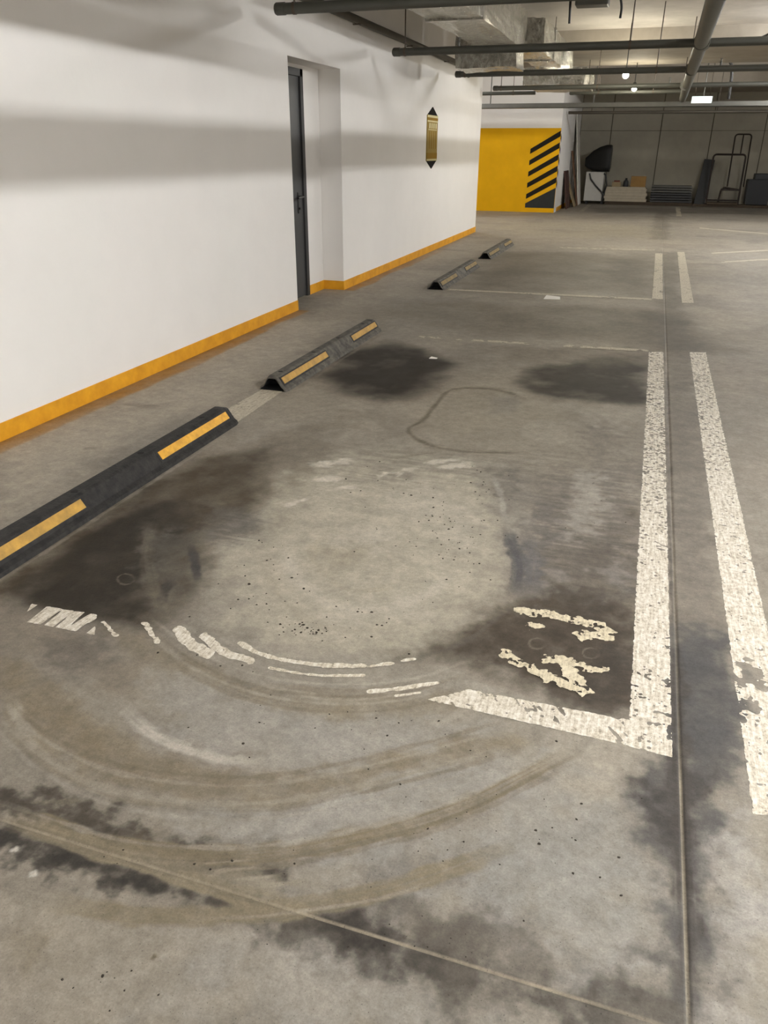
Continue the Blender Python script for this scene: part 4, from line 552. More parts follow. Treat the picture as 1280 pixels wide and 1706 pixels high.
def slab_part(xs, ys, hole=None):
    xs = with_joint(xs, SEAM_X); ys = with_joint(ys, SEAM_Y)
    nx, ny = len(xs), len(ys)
    X, Y = np.meshgrid(xs, ys)           # (ny, nx)
    col = np.empty((ny, nx, 3)); col[:] = lin(BASE)
    # cloudy trowel tone of the slab itself
    t = fbm(X*0.9, Y*0.9, 3, 5)[..., None]
    col *= 1 + 0.16*t
    t2 = fbm(X*5.5, Y*5.5, 15, 5)[..., None]
    col *= 1 + 0.13*t2
    dp = sstep((fbm(X*1.6+3, Y*1.6+8, 31, 6)-0.10)/0.30)*0.30
    col += (np.array(lin((96, 90, 82)))-col)*dp[..., None]
    warm = fbm(X*0.6+9, Y*0.6, 11, 3)[..., None]
    col *= 1 + warm*np.array([0.03, 0.0, -0.06])
    # fine concentric sweep of the turning wheels
    for cx, cy, r0, r1, a in ((-0.97, 2.5, 0.1, 0.8, 0.09), (-1.15, 2.30, 0.75, 1.72, 0.15)):
        R = np.hypot(X-cx, Y-cy); A = np.arctan2(Y-cy, X-cx)
        w = sstep((R-r0)/0.15)*sstep((r1-R)/0.15)*sstep((2.9-Y)/0.5)
        s = fbm(R*26, A*1.6+5, 5, 3)
        col *= (1 + a*np.tanh(2.5*s)*w)[..., None]
    wx = fbm(X*2.3, Y*2.3, 21, 3); wy = fbm(X*2.3+50, Y*2.3, 23, 3)
    for i, (kind, pts, wd, c, op, f, amp, ns) in enumerate(MARKS):
        P = np.array(pts); pad = wd + 2*f + amp*2 + 0.05
        i0, i1 = np.searchsorted(xs, [P[:,0].min()-pad, P[:,0].max()+pad])
        j0, j1 = np.searchsorted(ys, [P[:,1].min()-pad, P[:,1].max()+pad])
        if i1 <= i0 or j1 <= j0: continue
        sl = (slice(j0, j1), slice(i0, i1))
        x = X[sl]; y = Y[sl]
        big = 0.35*amp
        xx = x + wx[sl]*big; yy = y + wy[sl]*big
        d = poly_sd(xx, yy, pts) if kind != 's' else wd/2 - seg_dist(xx, yy, pts)
        nz = fbm(x*ns+i*3.1, y*ns, i % 40, 5)
        m = sstep((d + nz*amp*1.2 + f)/(2*f))
        if kind != 's':
            f2 = min(4*f, f+0.05)
            m = 0.55*m + 0.45*sstep((d + nz*amp*1.6 + f2)/(2*f2))
        else:
            u, tot = seg_along(xx, yy, pts)
            e = min(0.35*tot, 0.22)
            m = m*sstep(u/e+0.15)*sstep((tot-u)/e+0.15)
            if tot > 0.4:      # brushed look along the sweep
                m = m*np.clip(0.92 + 0.75*fbm(d*150+i, u*2.2, (i*7) % 33, 3), 0, 1)
        if kind == 'h':
            m = m*sstep(0.45 + 2.2*fbm(x*7+i, y*62, (i*5) % 31, 4))
        m = m*np.clip(op*(1 + 0.45*fbm(x*ns*1.3+7, y*ns*1.3+i, (i*3) % 37, 4)), 0, 1)
        col[sl] += (np.array(lin(c)) - col[sl])*m[..., None]
    # faded yellow overspray at the foot of the wall
    d = X + 3.3
    m = sstep((0.17 + 0.08*fbm(X*1.5, Y*1.2, 8, 4) - d)/0.05)*(Y < 16.02)*(~((Y > 7.29) & (Y < 8.59)))*(0.75+0.35*fbm(X*9, Y*5, 9, 4))*(d > -0.01)
    m = np.clip(m, 0, 1)*sstep((13-Y)/6+0.25)
    col += (np.array(lin((156, 112, 40)))-col)*m[..., None]*0.95
    # dusty saw-cut joints
    g = ((np.abs(X-SEAM_X) < 0.0045) | (np.abs(Y-SEAM_Y) < 0.0045))
    fade = 0.35 + 0.65*sstep((2.2-Y)/0.8)
    dl = np.maximum(sstep((0.0052-np.abs(X-SEAM_X))/0.0025)*fade*(Y < 7), sstep((0.0052-np.abs(Y-SEAM_Y))/0.0025)*(X < SEAM_X))
    col += (np.array(lin((156, 146, 128)))-col)*(dl*np.clip(0.65+0.5*fbm(X*6, Y*6, 13, 3), 0, 1))[..., None]
    g2 = (np.abs(X-SEAM_X) < 0.0035)*(Y < 27) | (np.abs(Y-SEAM_Y) < 0.0035)*(X < SEAM_X)
    # last pass: mottled wear over everything
    col *= (1 + 0.10*fbm(X*14, Y*14, 17, 4) + 0.06*fbm(X*45, Y*45, 19, 2))[..., None]
    Z = np.where(g2, -0.003, 0.0)
    co = np.stack([X, Y, Z], -1).reshape(-1, 3).astype(np.float32)
    idx = np.arange(nx*ny).reshape(ny, nx)
    q = np.stack([idx[:-1,:-1], idx[:-1,1:], idx[1:,1:], idx[1:,:-1]], -1)
    if hole is not None:
        cx = (xs[:-1]+xs[1:])/2; cy = (ys[:-1]+ys[1:])/2
        keep = ~(((cx > hole[0]) & (cx < hole[1]))[None, :] & ((cy > hole[2]) & (cy < hole[3]))[:, None])
        q = q[keep]
    return co, q.reshape(-1, 4), col.reshape(-1, 3)

def build_floor():
    x0, x1, y0, y1 = PATCH
    c1, q1, k1 = slab_part(np.linspace(x0, x1, 720), np.geomspace(y0, y1, 640))
    xs = np.concatenate([np.arange(-9, -3.3, 0.15), np.linspace(-3.3, x0, 110)[:-1], np.linspace(x0, x1, 320), np.linspace(x1, 1.5, 50)[1:], np.geomspace(1.5, 9.2, 60)[1:]])
    ys = np.concatenate([np.linspace(-6.2, y0, 24)[:-1], np.linspace(y0, y1, 200), np.geomspace(y1, 28, 480)[1:]])
    c2, q2, k2 = slab_part(xs, ys, PATCH)
    co = np.concatenate([c1, c2]); q = np.concatenate([q1, q2+len(c1)]); col = np.concatenate([k1, k2])
    me = bpy.data.meshes.new('floor')
    me.vertices.add(len(co)); me.vertices.foreach_set('co', co.ravel())
    me.loops.add(q.size); me.loops.foreach_set('vertex_index', q.ravel().astype(np.int32))
    me.polygons.add(len(q)); me.polygons.foreach_set('loop_start', np.arange(0, q.size, 4, dtype=np.int32))
    me.update()
    a = me.attributes.new('stain', 'FLOAT_COLOR', 'POINT')  # stain colours plus the light and shade painted into some patches
    rgba = np.ones((len(co), 4), np.float32); rgba[:, :3] = np.clip(col*1.0, 0.004, 0.9)
    a.data.foreach_set('color', rgba.ravel())
    me.materials.append(M['floor'])
    o = bpy.data.objects.new('floor', me); C.objects.link(o)
    return struct(o)
floor = build_floor()

# ------------------------------------------------------------------ painted markings: real worn paint films on the slab
def paint_film(name, field, x0, x1, y0, y1, g, mat):
    """marching squares over field(X, Y) > 0"""
    z = 0.0008 + 0.00008*_pk[0]
    nx = max(2, int((x1-x0)/g)+1); ny = max(2, int((y1-y0)/g)+1)
    xs = np.linspace(x0, x1, nx); ys = np.linspace(y0, y1, ny)
    X, Y = np.meshgrid(xs, ys)
    F = field(X, Y)
    mb = MB()
    ids = {}
    def vid(j, i):
        k = (j, i)
        if k not in ids:
            ids[k] = len(mb.v); mb.v.append((xs[i], ys[j], z))
        return ids[k]
    pos = F > 0
    cnt = pos[:-1,:-1].astype(int)+pos[:-1,1:]+pos[1:,1:]+pos[1:,:-1]
    for j, i in zip(*np.nonzero(cnt)):
        cs = [(j,i),(j,i+1),(j+1,i+1),(j+1,i)]
        if cnt[j,i] == 4:
            mb.f.append(tuple(vid(*c) for c in cs)); continue
        out = []
        for k in range(4):
            a, b = cs[k], cs[(k+1) % 4]
            fa, fb = F[a], F[b]
            if fa > 0: out.append(vid(*a))
            if (fa > 0) != (fb > 0):
                t = fa/(fa-fb)
                out.append(len(mb.v)); mb.v.append((xs[a[1]]+t*(xs[b[1]]-xs[a[1]]), ys[a[0]]+t*(ys[b[0]]-ys[a[0]]), z))
        if len(out) >= 3: mb.f.append(tuple(out))
    if not mb.f: return None
    return mb.build(name, mat, floor, fixn=False)

_pk = [0]
def line_film(pts, edge=0.006, chip=0.3, g=0.007, mat='paint', name='parking_line', sx=1.0, sy=1.0, extra=None, cs=22):
    _pk[0] += 1; k = _pk[0]
    P = np.array(pts); e = edge*2
    def field(X, Y):
        d = poly_sd(X, Y, [tuple(p) for p in pts])
        s = 1/ max(edge, 0.004)
        d = d + edge*fbm(X*70*sx, Y*70*sy, k, 4)
        n = fbm(X*cs*sx, Y*cs*sy, k+5, 5) + 0.35*fbm(X*4*sx, Y*4*sy, k+9, 3)   # chips
        c = (n + 1.0 - 1.35*chip)*0.02
        r = np.minimum(d, c)
        if extra is not None: r = np.minimum(r, extra(X, Y))
        return r
    return paint_film(name, field, P[:,0].min()-e, P[:,0].max()+e, P[:,1].min()-e, P[:,1].max()+e, g, M[mat])
def streak_film(pts, w, amp, chip, g, name, mat='paint'):
    _pk[0] += 1; k = _pk[0]
    P = np.array(pts)
    def field(X, Y):
        d = w/2 - seg_dist(X, Y, [tuple(p) for p in pts]) + amp*fbm(X*45, Y*45, k, 5)
        n = fbm(X*60, Y*60, k+5, 4)
        return np.minimum(d, (n + 0.72 - 0.9*chip)*0.02)
    e = w+amp
    return paint_film(name, field, P[:,0].min()-e, P[:,0].max()+e, P[:,1].min()-e, P[:,1].max()+e, g, M[mat])

# near bay: long line beside the joint, second line beyond it
more_wear = lambda X, Y: (fbm(X*30, Y*30, 77, 4) + 1.15 - 0.5*sstep((Y-2.2)/1.5))*0.02
fine_wear = lambda X, Y: (fbm(X*75, Y*75, 77, 4) + 0.42 - 0.26*sstep((Y-2.6)/1.6)*(0.8+0.6*fbm(X*3, Y*2, 78, 3)))*0.01
line_film([(0.145,1.77),(0.262,1.765),(0.257,6.66),(0.143,6.60)], 0.004, 0.40, 0.0045, extra=fine_wear, cs=55)
big_chips = lambda X, Y: np.minimum((fbm(X*16, Y*16, 81, 5) + 0.16 + 0.6*sstep((Y-2.15)/0.35) + 0.3*sstep((1.70-Y)/0.05))*0.03, (fbm(X*75, Y*75, 79, 4) + 0.44 - 0.26*sstep((Y-3.2)/1.6)*(0.8+0.6*fbm(X*3, Y*2, 80, 3)))*0.01)
line_film([(0.452,1.62),(0.585,1.66),(0.590,6.75),(0.463,6.71)], 0.005, 0.35, 0.005, extra=big_chips, cs=50)
diag = lambda X, Y: (fbm(X*60+Y*45, Y*14-X*10, 83, 4) + 0.40)*0.01
line_film([(-0.44,1.785),(0.17,1.772),(0.17,1.885),(-0.33,1.872)], 0.004, 0.40, 0.0045, cs=50, extra=diag)
bars = lambda X, Y: (vnoise(X*42+3, Y*3, 4) - 0.30)*0.03
line_film([(-1.94,1.845),(-1.90,1.742),(-1.60,1.752),(-1.67,1.86)], 0.004, 0.42, 0.0045, extra=bars, cs=45)
for p in WIPED: streak_film(p[0], p[1], p[2], p[3], p[4], 'parking_line')
for p in NUMERAL: streak_film(p[0], p[1], p[2], p[3], 0.0045, 'bay_number_remnant', 'paint_cream')
line_film([(-2.385,4.06),(-2.20,3.90),(-2.22,4.60),(-2.37,4.60)], 0.006, 0.40, 0.008, 'paint_dull')
# far edge of the near bay, then the next bay along the wall
line_film([(-1.80,6.47),(0.14,6.60),(0.14,6.68),(-1.80,6.54)], 0.012, 0.72, 0.012, 'paint_dull', cs=14)
line_film([(-2.15,9.00),(0.15,9.12),(0.15,9.23),(-2.15,9.08)], 0.008, 0.46, 0.012, 'paint_dull', cs=22)
line_film([(0.145,9.20),(0.262,9.22),(0.268,13.60),(0.160,13.60)], 0.004, 0.46, 0.010, 'paint_dull', cs=34)
line_film([(0.458,9.06),(0.580,9.10),(0.610,13.95),(0.500,13.92)], 0.004, 0.42, 0.010, 'paint_dull', cs=34)
line_film([(-1.45,13.78),(0.15,13.96),(0.15,14.10),(-1.45,13.90)], 0.012, 0.60, 0.016, 'paint_dull', cs=14)
line_film([(1.02,13.86),(1.95,14.62),(1.95,14.80),(1.02,14.00)], 0.01, 0.45, 0.02, 'paint_dull', cs=8)
line_film([(1.10,12.76),(1.86,13.38),(1.86,13.54),(1.10,12.88)], 0.01, 0.40, 0.02, 'paint_dull', cs=8)
line_film([(1.03,18.46),(2.60,17.40),(2.60,17.66),(1.03,18.74)], 0.01, 0.40, 0.03, 'paint_dull', cs=8)
line_film([(-1.85,22.6),(-1.72,22.6),(-1.72,25.6),(-1.85,25.6)], 0.01, 0.55, 0.03, 'paint_grey', cs=8)
line_film([(0.62,21.8),(0.75,21.8),(0.79,25.3),(0.66,25.3)], 0.01, 0.50, 0.03, 'paint_dull', cs=8)

# loose dirt crumbs
mb = MB()
for c, u, v, n in CRUMBS:
    for _ in range(n):
        a, b = rng.normal(0, 0.6, 2)
        x = c[0]+u[0]*a+v[0]*b; y = c[1]+u[1]*a+v[1]*b
        r = (abs(rng.normal(0.0014, 0.0012))+0.0014)*min(1.25, 0.45+0.33*c[1]); t = rng.random()*6.28
        pts = [(x+r*k*math.cos(t+q*1.047), y+r*k*math.sin(t+q*1.047), 0.0008) for q, k in enumerate(rng.uniform(0.6, 1.3, 6))]
        mb.add(pts+[(x, y, 0.0008+r*0.7)], [(q, (q+1) % 6, 6) for q in range(6)])
crumbs = mb.build('dirt_crumbs', M['crumb'], fixn=False)
crumbs['kind'] = 'stuff'
tag(crumbs, 'dark crumbs of dirt scattered over the concrete of the near bay', 'dirt')

# ------------------------------------------------------------------ walls and ceiling
WX = -3.3; CEIL = 3.3
R0, R1, RT, RB = 7.285, 8.60, 2.25, -3.55
mb = MB()
mb.box((WX-0.3, -6.2, 0), (WX, R0, CEIL))
mb.box((WX-0.3, R1, 0), (WX, 16.0, CEIL))
mb.box((WX-0.3, R0, RT), (WX, R1, CEIL))
mb.box((RB-0.05, 8.17, 0), (RB, R1, RT))
mb.box((RB-0.05, R0, 2.215), (RB, 8.17, RT))
wall_left = struct(mb.build('wall_left', M['wall']))
mb = MB()
mb.box((-9, -6.4, 0), (9.4, -6.2, CEIL)); struct(mb.build('wall_rear', M['wall']))
mb = MB()
mb.box((9.2, -6.2, 0), (9.4, 28, CEIL)); struct(mb.build('wall_right', M['wall']))
mb = MB()
mb.box((-9.2, 15.7, 0), (-9.0, 28, CEIL)); mb.box((-9.0, 15.7, 0), (WX-0.3, 15.9, CEIL)); struct(mb.build('wall_recess', M['wall']))

# yellow skirting
mb = MB()
h = 0.1; t = 0.006
mb.box((WX, -6.2, 0), (WX+t, R0, h))
mb.box((WX, R1, 0), (WX+t, 16.0+t, h))
mb.box((WX-0.3, 16.0, 0), (WX, 16.0+t, h))
mb.box((RB+t, R1-t, 0), (WX+t, R1, h))
mb.box((RB, 8.17, 0), (RB+t, R1, h))
struct(mb.build('baseboard_left', M['yellow']))

# ceiling slab and drop beams
mb = MB(); mb.box((-9.2, -6.4, CEIL), (9.4, 28, CEIL+0.25))
ceiling = struct(mb.build('ceiling', M['ceil']))
for k, (y0, y1, zb) in enumerate(((15.2, 18.6, 3.06), (23.2, 25.6, 2.95), (3.2, 6.4, 3.06))):
    mb = MB(); mb.box((WX if y0 < 16 else -9, y0, zb), (9.2, y1, CEIL))
    struct(mb.build('trim_%d' % (k+1), M['beam']))

# short wall with yellow paint and hazard stripes
YW = 21.8; PX = -2.43
mb = MB(); mb.box((-9, YW, 0), (PX, 27.0, CEIL))
wall_far = struct(mb.build('wall_far', M['wall']))
mb = MB(); mb.box((-9, YW-0.004, 0.0), (PX, YW+0.001, 1.99)); mb.build('yellow_band', M['yellowwall'], wall_far)
yl = YW-0.009
for k in range(5):
    z0 = 1.395 - k*0.2685; sl = 0.405; hh = 0.118
    mb = MB()
    mb.prism([(-3.165-0.004*k, yl, z0), (PX-0.006, yl, z0+sl), (PX-0.006, yl, z0+sl+hh+0.015), (-3.165-0.004*k, yl, z0+hh)], (0, 0.007, 0))
    mb.build('hazard_stripe', M['black_paint'], wall_far)
mb = MB(); mb.prism([(-3.19, yl, 0.11), (PX-0.006, yl, 0.11), (PX-0.006, yl, 0.605), (-3.19, yl, 0.215)], (0, 0.007, 0))
mb.build('hazard_foot', M['grey_paint'], wall_far)
for k in range(5):   # stripes wrapped round the arris
    z0 = 1.30 + 0.40 - k*0.2685
    mb = MB(); mb.prism([(PX-0.001, YW, z0+0.05), (PX-0.001, YW+0.16, z0-0.03), (PX-0.001, YW+0.16, z0+0.09), (PX-0.001, YW, z0+0.17)], (0.006, 0, 0))
    mb.build('hazard_stripe', M['black_paint'], wall_far)
mb = MB(); mb.box((PX-0.001, YW+0.5, 0), (PX+0.006, 27, 0.1)); struct(mb.build('baseboard_far', M['yellow']))

# back wall of concrete panels with open joints
mb = MB(); mb.box((PX, 27.03, 0), (9.2, 27.25, CEIL)); wall_back = struct(mb.build('wall_back', M['backjoint']))
x = PX
xsj = [PX, -1.50, -0.06, 1.38, 2.82, 4.26, 5.70, 7.14, 9.2]
pm = {}
for a, b in zip(xsj[:-1], xsj[1:]):
    for z0, z1 in ((0.0, 2.03), (2.03, CEIL)):
        mb = MB(); mb.bevbox((a+0.012, 27.0, z0+0.006), (b-0.012, 27.05, z1-0.004), 0.006)
        mb.build('concrete_panel', M['backwall'], wall_back)

# ------------------------------------------------------------------ door in the recess
door = struct(thing('door_1', 'dark grey steel door set back in a white plastered recess', 'door', (RB, 7.7, 0)))
mb = MB(); mb.bevbox((RB-0.055, 7.16, 0.008), (RB-0.012, 8.105, 2.15), 0.004); leaf = mb.build('door_leaf', M['door'], door)
mb = MB()
mb.box((RB-0.06, 8.105, 0.0), (RB+0.008, 8.172, 2.217)); mb.box((RB-0.06, 7.1, 2.15), (RB+0.008, 8.172, 2.217)); mb.box((RB-0.06, 7.1, 0), (RB+0.008, 7.16, 2.217))
mb.build('door_frame', M['dframe'], door)
mb = MB(); mb.bevbox((RB-0.013, 7.965, 0.87), (RB-0.004, 8.005, 1.08), 0.004); plate = mb.build('handle_plate', M['black'], leaf)
mb = MB(); mb.tube([(RB-0.01, 7.985, 1.035), (RB+0.05, 7.985, 1.035)], 0.011, 10); mb.tube([(RB+0.045, 7.995, 1.035), (RB+0.045, 7.855, 1.03)], 0.011, 10)
mb.build('lever_handle', M['black'], leaf)
mb = MB(); mb.tube([(RB-0.008, 7.985, 0.92), (RB+0.012, 7.985, 0.92)], 0.012, 10); mb.build('lock_cylinder', M['black'], leaf)

# wall sign
sg = thing('wall_sign', 'mustard yellow wall sign with black pointed tips above and below', 'sign', (WX, 12.4, 1.2))
def plate_(yz, mat, name, th0, th1, parent=sg):
    mb = MB(); mb.prism([(WX+th0, y, z) for y, z in yz], (th1-th0, 0, 0)); return mb.build(name, M[mat], parent)
sy0, sy1 = 12.10, 12.70
bd = plate_([(sy0,1.335),(sy1,1.335),(sy1,1.95),(sy0,1.95)], 'sign_body', 'sign_board', 0, 0.012)
plate_([(sy0+0.02,1.95),(sy1-0.02,1.95),(12.40,2.06)], 'sign_black', 'pointed_tip', 0, 0.012)
plate_([(sy0+0.02,1.335),(12.40,1.226),(sy1-0.02,1.335)], 'sign_black', 'pointed_tip', 0, 0.012)
for z0, z1, m_, nm in ((1.918,1.95,'sign_pale','pale_band'),(1.88,1.918,'sign_band','ochre_band'),(1.86,1.88,'sign_pale','pale_band'),(1.40,1.445,'sign_band','ochre_band'),(1.336,1.362,'sign_pale','pale_band'),(1.362,1.40,'sign_band','ochre_band')):
    plate_([(sy0,z0),(sy1,z0),(sy1,z1),(sy0,z1)], m_, nm, 0.012, 0.0145)
for k in range(4):
    y = sy0+0.10+k*0.12
    plate_([(y,1.775),(y+0.07,1.775),(y+0.07,1.845),(y,1.845)], 'sign_pale', 'printed_block', 0.012, 0.014)
    plate_([(y+0.02,1.50),(y+0.05,1.50),(y+0.05,1.74),(y+0.02,1.74)], 'sign_band', 'printed_line', 0.012, 0.014)
plate_([(sy0+0.06,1.752),(sy1-0.06,1.752),(sy1-0.06,1.762),(sy0+0.06,1.762)], 'sign_pale', 'printed_line', 0.012, 0.014)

# ------------------------------------------------------------------ wheel stops
def wheel_stop(yc, label, body_mat, strips, L=2.08):
    xc = -2.285
    ws = thing('wheel_stop', label, 'wheel stop', (xc, yc, 0), 'wheel stops along the wall')
    prof = [(-0.115,0),(-0.112,0.014),(-0.088,0.024),(-0.048,0.090),(-0.036,0.1),(0.024,0.1),(0.036,0.092),(0.078,0.030),(0.098,0.016),(0.104,0.0)]
    n = len(prof)
    secs = [(-L/2, 0.90, 0.90), (-L/2+0.035, 1.0, 1.0), (L/2-0.035, 1.0, 1.0), (L/2, 0.90, 0.90)]
    vs_ = []
    for y, sx, sz in secs:
        vs_ += [(xc+px*sx, yc+y, pz*sz) for px, pz in prof]
    fs = []
    for i in range(len(secs)-1):
        for k in range(n):
            fs.append((i*n+k, i*n+(k+1) % n, (i+1)*n+(k+1) % n, (i+1)*n+k))
    # hollow ends, their inner shade painted in as near-black
    for e, sgn in ((0, 1), (3, -1)):
        y = secs[e][0]; o0 = e*n
        base = len(vs_)
        rim = [(xc+px*0.80-0.002, yc+y, 0.004+pz*0.80) for px, pz in prof]
        vs_ += rim
        for k in range(n):
            fs.append((o0+k, o0+(k+1) % n, base+(k+1) % n, base+k))
        hv = rim + [(xc+px*0.74-0.002, yc+y+sgn*0.14, 0.007+pz*0.74) for px, pz in prof]
        hol = MB(); hol.add(hv, [(k, (k+1) % n, n+(k+1) % n, n+k) for k in range(n)] + [tuple(n+k for k in range(n))])
        hol.build('hollow_end', M['hole'], ws)
    mb = MB(); mb.add(vs_, fs); body = mb.build('rubber_body', M[body_mat], ws)
    # strips lie on the front slope
    s0 = Vector((0.078, 0, 0.030)); s1 = Vector((0.036, 0, 0.092))
    up = (s1-s0).normalized(); nr = Vector((up.z, 0, -up.x)); ln = (s1-s0).length
    for (a, b), sm in strips:
        def slab(u0, u1, y0, y1, t0, t1):
            ps = []
            for t in (t0, t1):
                for u, y in ((u0, y0), (u1, y0), (u1, y1), (u0, y1)):
                    p = s0 + up*u + nr*t
                    ps.append((xc+p.x, yc+y, p.z))
            return ps
        mb = MB(); mb.add(slab(ln*0.06, ln*0.97, a-0.015, b+0.015, -0.002, 0.0025), [(0,1,2,3),(7,6,5,4),(0,4,5,1),(1,5,6,2),(2,6,7,3),(3,7,4,0)])
        seat = mb.build('strip_seat', M['rubber'], ws)
        mb = MB(); mb.add(slab(ln*0.24, ln*0.84, a, b, 0.002, 0.0045), [(0,1,2,3),(7,6,5,4),(0,4,5,1),(1,5,6,2),(2,6,7,3),(3,7,4,0)])
        mb.build('yellow_strip', M[sm], seat)
    for y in (-0.9, -0.31, 0.20, 0.80):
        mb = MB(); mb.lathe((xc-0.006, yc+y, 0.0985), [(0.017, 0.0), (0.017, 0.0018), (0.009, 0.0022)], 14)
        mb.build('bolt_hole_disc', M['hole'], ws)  # raised black disc stands in for the dark inside a hole
    return ws
wheel_stop(2.86, 'black rubber wheel stop with bright yellow strips, one end meeting a pale paint patch', 'rubber', [((0.27, 0.98), 'strip'), ((-1.0, -0.34), 'strip_dirty')])
wheel_stop(5.62, 'scuffed black wheel stop with dusty yellow strips beside a round oil stain', 'rubber_worn', [((0.37, 0.98), 'strip_dirty'), ((-1.0, -0.20), 'strip_dirty')])
wheel_stop(10.02, 'worn wheel stop at the bay line with faded strips, opposite the doorway', 'rubber_worn', [((0.30, 0.98), 'strip_faded'), ((-1.0, -0.22), 'strip_faded')])
wheel_stop(12.97, 'worn wheel stop with faded strips, closest to the end corner of the white wall', 'rubber_worn', [((0.30, 0.98), 'strip_faded'), ((-1.0, -0.22), 'strip_faded')])

# paper scraps
mb = MB(); mb.add([(-1.00,8.78,0.004),(-0.82,8.80,0.014),(-0.84,8.97,0.006),(-0.99,8.95,0.02),(-0.91,8.88,0.012),
                   (-1.00,8.78,0.002),(-0.82,8.80,0.002),(-0.84,8.97,0.002),(-0.99,8.95,0.002)],
                  [(0,1,4),(1,2,4),(2,3,4),(3,0,4),(5,6,1,0),(6,7,2,1),(7,8,3,2),(8,5,0,3)])
tag(mb.build('paper_scrap', M['paper']), 'crumpled white paper scrap lying on the bay line across the floor', 'paper')
mb = MB(); mb.add([(-1.51,5.79,0.003),(-1.45,5.80,0.008),(-1.45,5.83,0.003),(-1.50,5.83,0.01),(-1.51,5.79,0.001),(-1.45,5.80,0.001),(-1.45,5.83,0.001),(-1.50,5.83,0.001)],
                  [(0,1,2,3),(4,5,1,0),(5,6,2,1),(6,7,3,2),(7,4,0,3)])
tag(mb.build('paper_scrap', M['paper']), 'tiny white paper scrap at the edge of the round oil stain', 'paper')

# ------------------------------------------------------------------ overhead pipes
def pipe_run(parent, name, y, x0, x1, z, r, hangers, heads=(), mat='pipe', standalone=None):
    mb = MB(); mb.tube([(x0, y, z), (x1, y, z)], r, 16); run = mb.build(name, M[mat], parent, smooth=True)
    own = run if standalone is None else parent
    mb = MB(); mb.lathe((x0, y, z), [(r*0.55,-0.05),(r*0.95,-0.042),(r*1.12,-0.03),(r*1.12,0.04),(r*1.02,0.042)], 16, 'x'); mb.build('end_cap', M[mat], own, smooth=True)
    for hx in hangers:
        mb = MB(); mb.tube([(hx, y, z), (hx, y, CEIL)], 0.007, 8); mb.tube([(hx-0.012, y, z), (hx+0.012, y, z)], r+0.004, 16)
        mb.build('hanger_rod', M['rod'], own, smooth=True)
    for hx in heads:
        mb = MB(); mb.lathe((hx, y, z+r), [(0.012,-0.01),(0.012,0.03),(0.02,0.032),(0.008,0.05),(0.008,0.075),(0.026,0.078),(0.026,0.082)], 12); mb.build('sprinkler_head', M['tray'], own)
pw = thing('sprinkler_pipework', 'grey overhead sprinkler pipework, a thick main pipe with capped cross pipes', 'pipes', (0.27, -6, 2.5))
mb = MB(); mb.tube([(0.24, -6.1, 2.5), (0.235, 7, 2.5), (0.31, 19.6, 2.5)], 0.072, 24); mp = mb.build('main_pipe', M['pipe_main'], pw, smooth=True)
mp['label'] = 'thick lighter grey main pipe'
for y in (6.53, 9.62, 12.71, 15.70):
    mb = MB(); mb.tube([(0.25, y-0.05, 2.5), (0.27, y+0.05, 2.5)], 0.082, 20); mb.build('pipe_coupling', M['pipe_main'], mp, smooth=True)
for y in (2.0, 8.2, 14.2, 17.3):
    mb = MB(); mb.tube([(0.25, y, 2.5), (0.25, y, CEIL)], 0.008, 8); mb.build('hanger_rod', M['rod'], mp)
pipe_run(pw, 'branch_pipe', 6.53, -3.0, 9.0, 2.49, 0.04, (-2.88, 0.9, 4.0), (-2.30, 2.6))
pipe_run(pw, 'branch_pipe', 9.62, -3.0, 9.0, 2.49, 0.04, (-2.9, -0.45, 3.2), (-2.28,))
pipe_run(pw, 'branch_pipe', 12.71, -3.0, 9.0, 2.50, 0.04, (-2.9, -0.2, 2.6), (0.62,))
pipe_run(pw, 'branch_pipe', 15.70, -3.0, 9.0, 2.50, 0.038, (-2.9, -1.2, 2.2), (0.0,))
pipe_run(pw, 'branch_pipe', 18.8, -1.95, 0.30, 2.59, 0.036, (-1.4, -0.3))
sp = thing('pipe_stub', 'short dark pipe stub above the yellow striped wall', 'pipe', (-5.6, 18.8, 2.6))
pipe_run(sp, 'pipe_body', 18.8, -5.6, -2.72, 2.60, 0.036, (-4.4, -3.2), standalone=True)

ct = thing('cable_tray', 'grey cable tray spanning above the yellow striped wall', 'cable tray', (-6, 20.4, 2.37))
mb = MB(); mb.box((-8.9, 20.28, 2.375), (9.1, 20.52, 2.383)); mb.build('tray_base', M['tray'], ct)
for y in (20.28, 20.512):
    mb = MB(); mb.box((-8.9, y, 2.375), (9.1, y+0.008, 2.475)); mb.build('tray_side', M['tray'], ct)
for x in (-4.0, -1.6, 0.75, 3.1, 5.5):
    mb = MB(); mb.tube([(x, 20.4, 2.38), (x, 20.4, CEIL)], 0.012, 8); mb.build('hanger_rod', M['tray'], ct)
cd = thing('conduit_pipe', 'thin dark conduit running below and behind the cable tray', 'pipe', (-2.3, 22.6, 2.3))
mb = MB(); mb.tube([(PX+0.05, 22.6, 2.36), (9.0, 22.6, 2.36)], 0.035, 12); mb.build('pipe_run', M['conduit'], cd, smooth=True)
for x in (-1.8, 1.2, 4.0):
    mb = MB(); mb.tube([(x, 22.6, 2.36), (x, 22.6, CEIL)], 0.008, 8); mb.build('hanger_rod', M['rod'], cd)
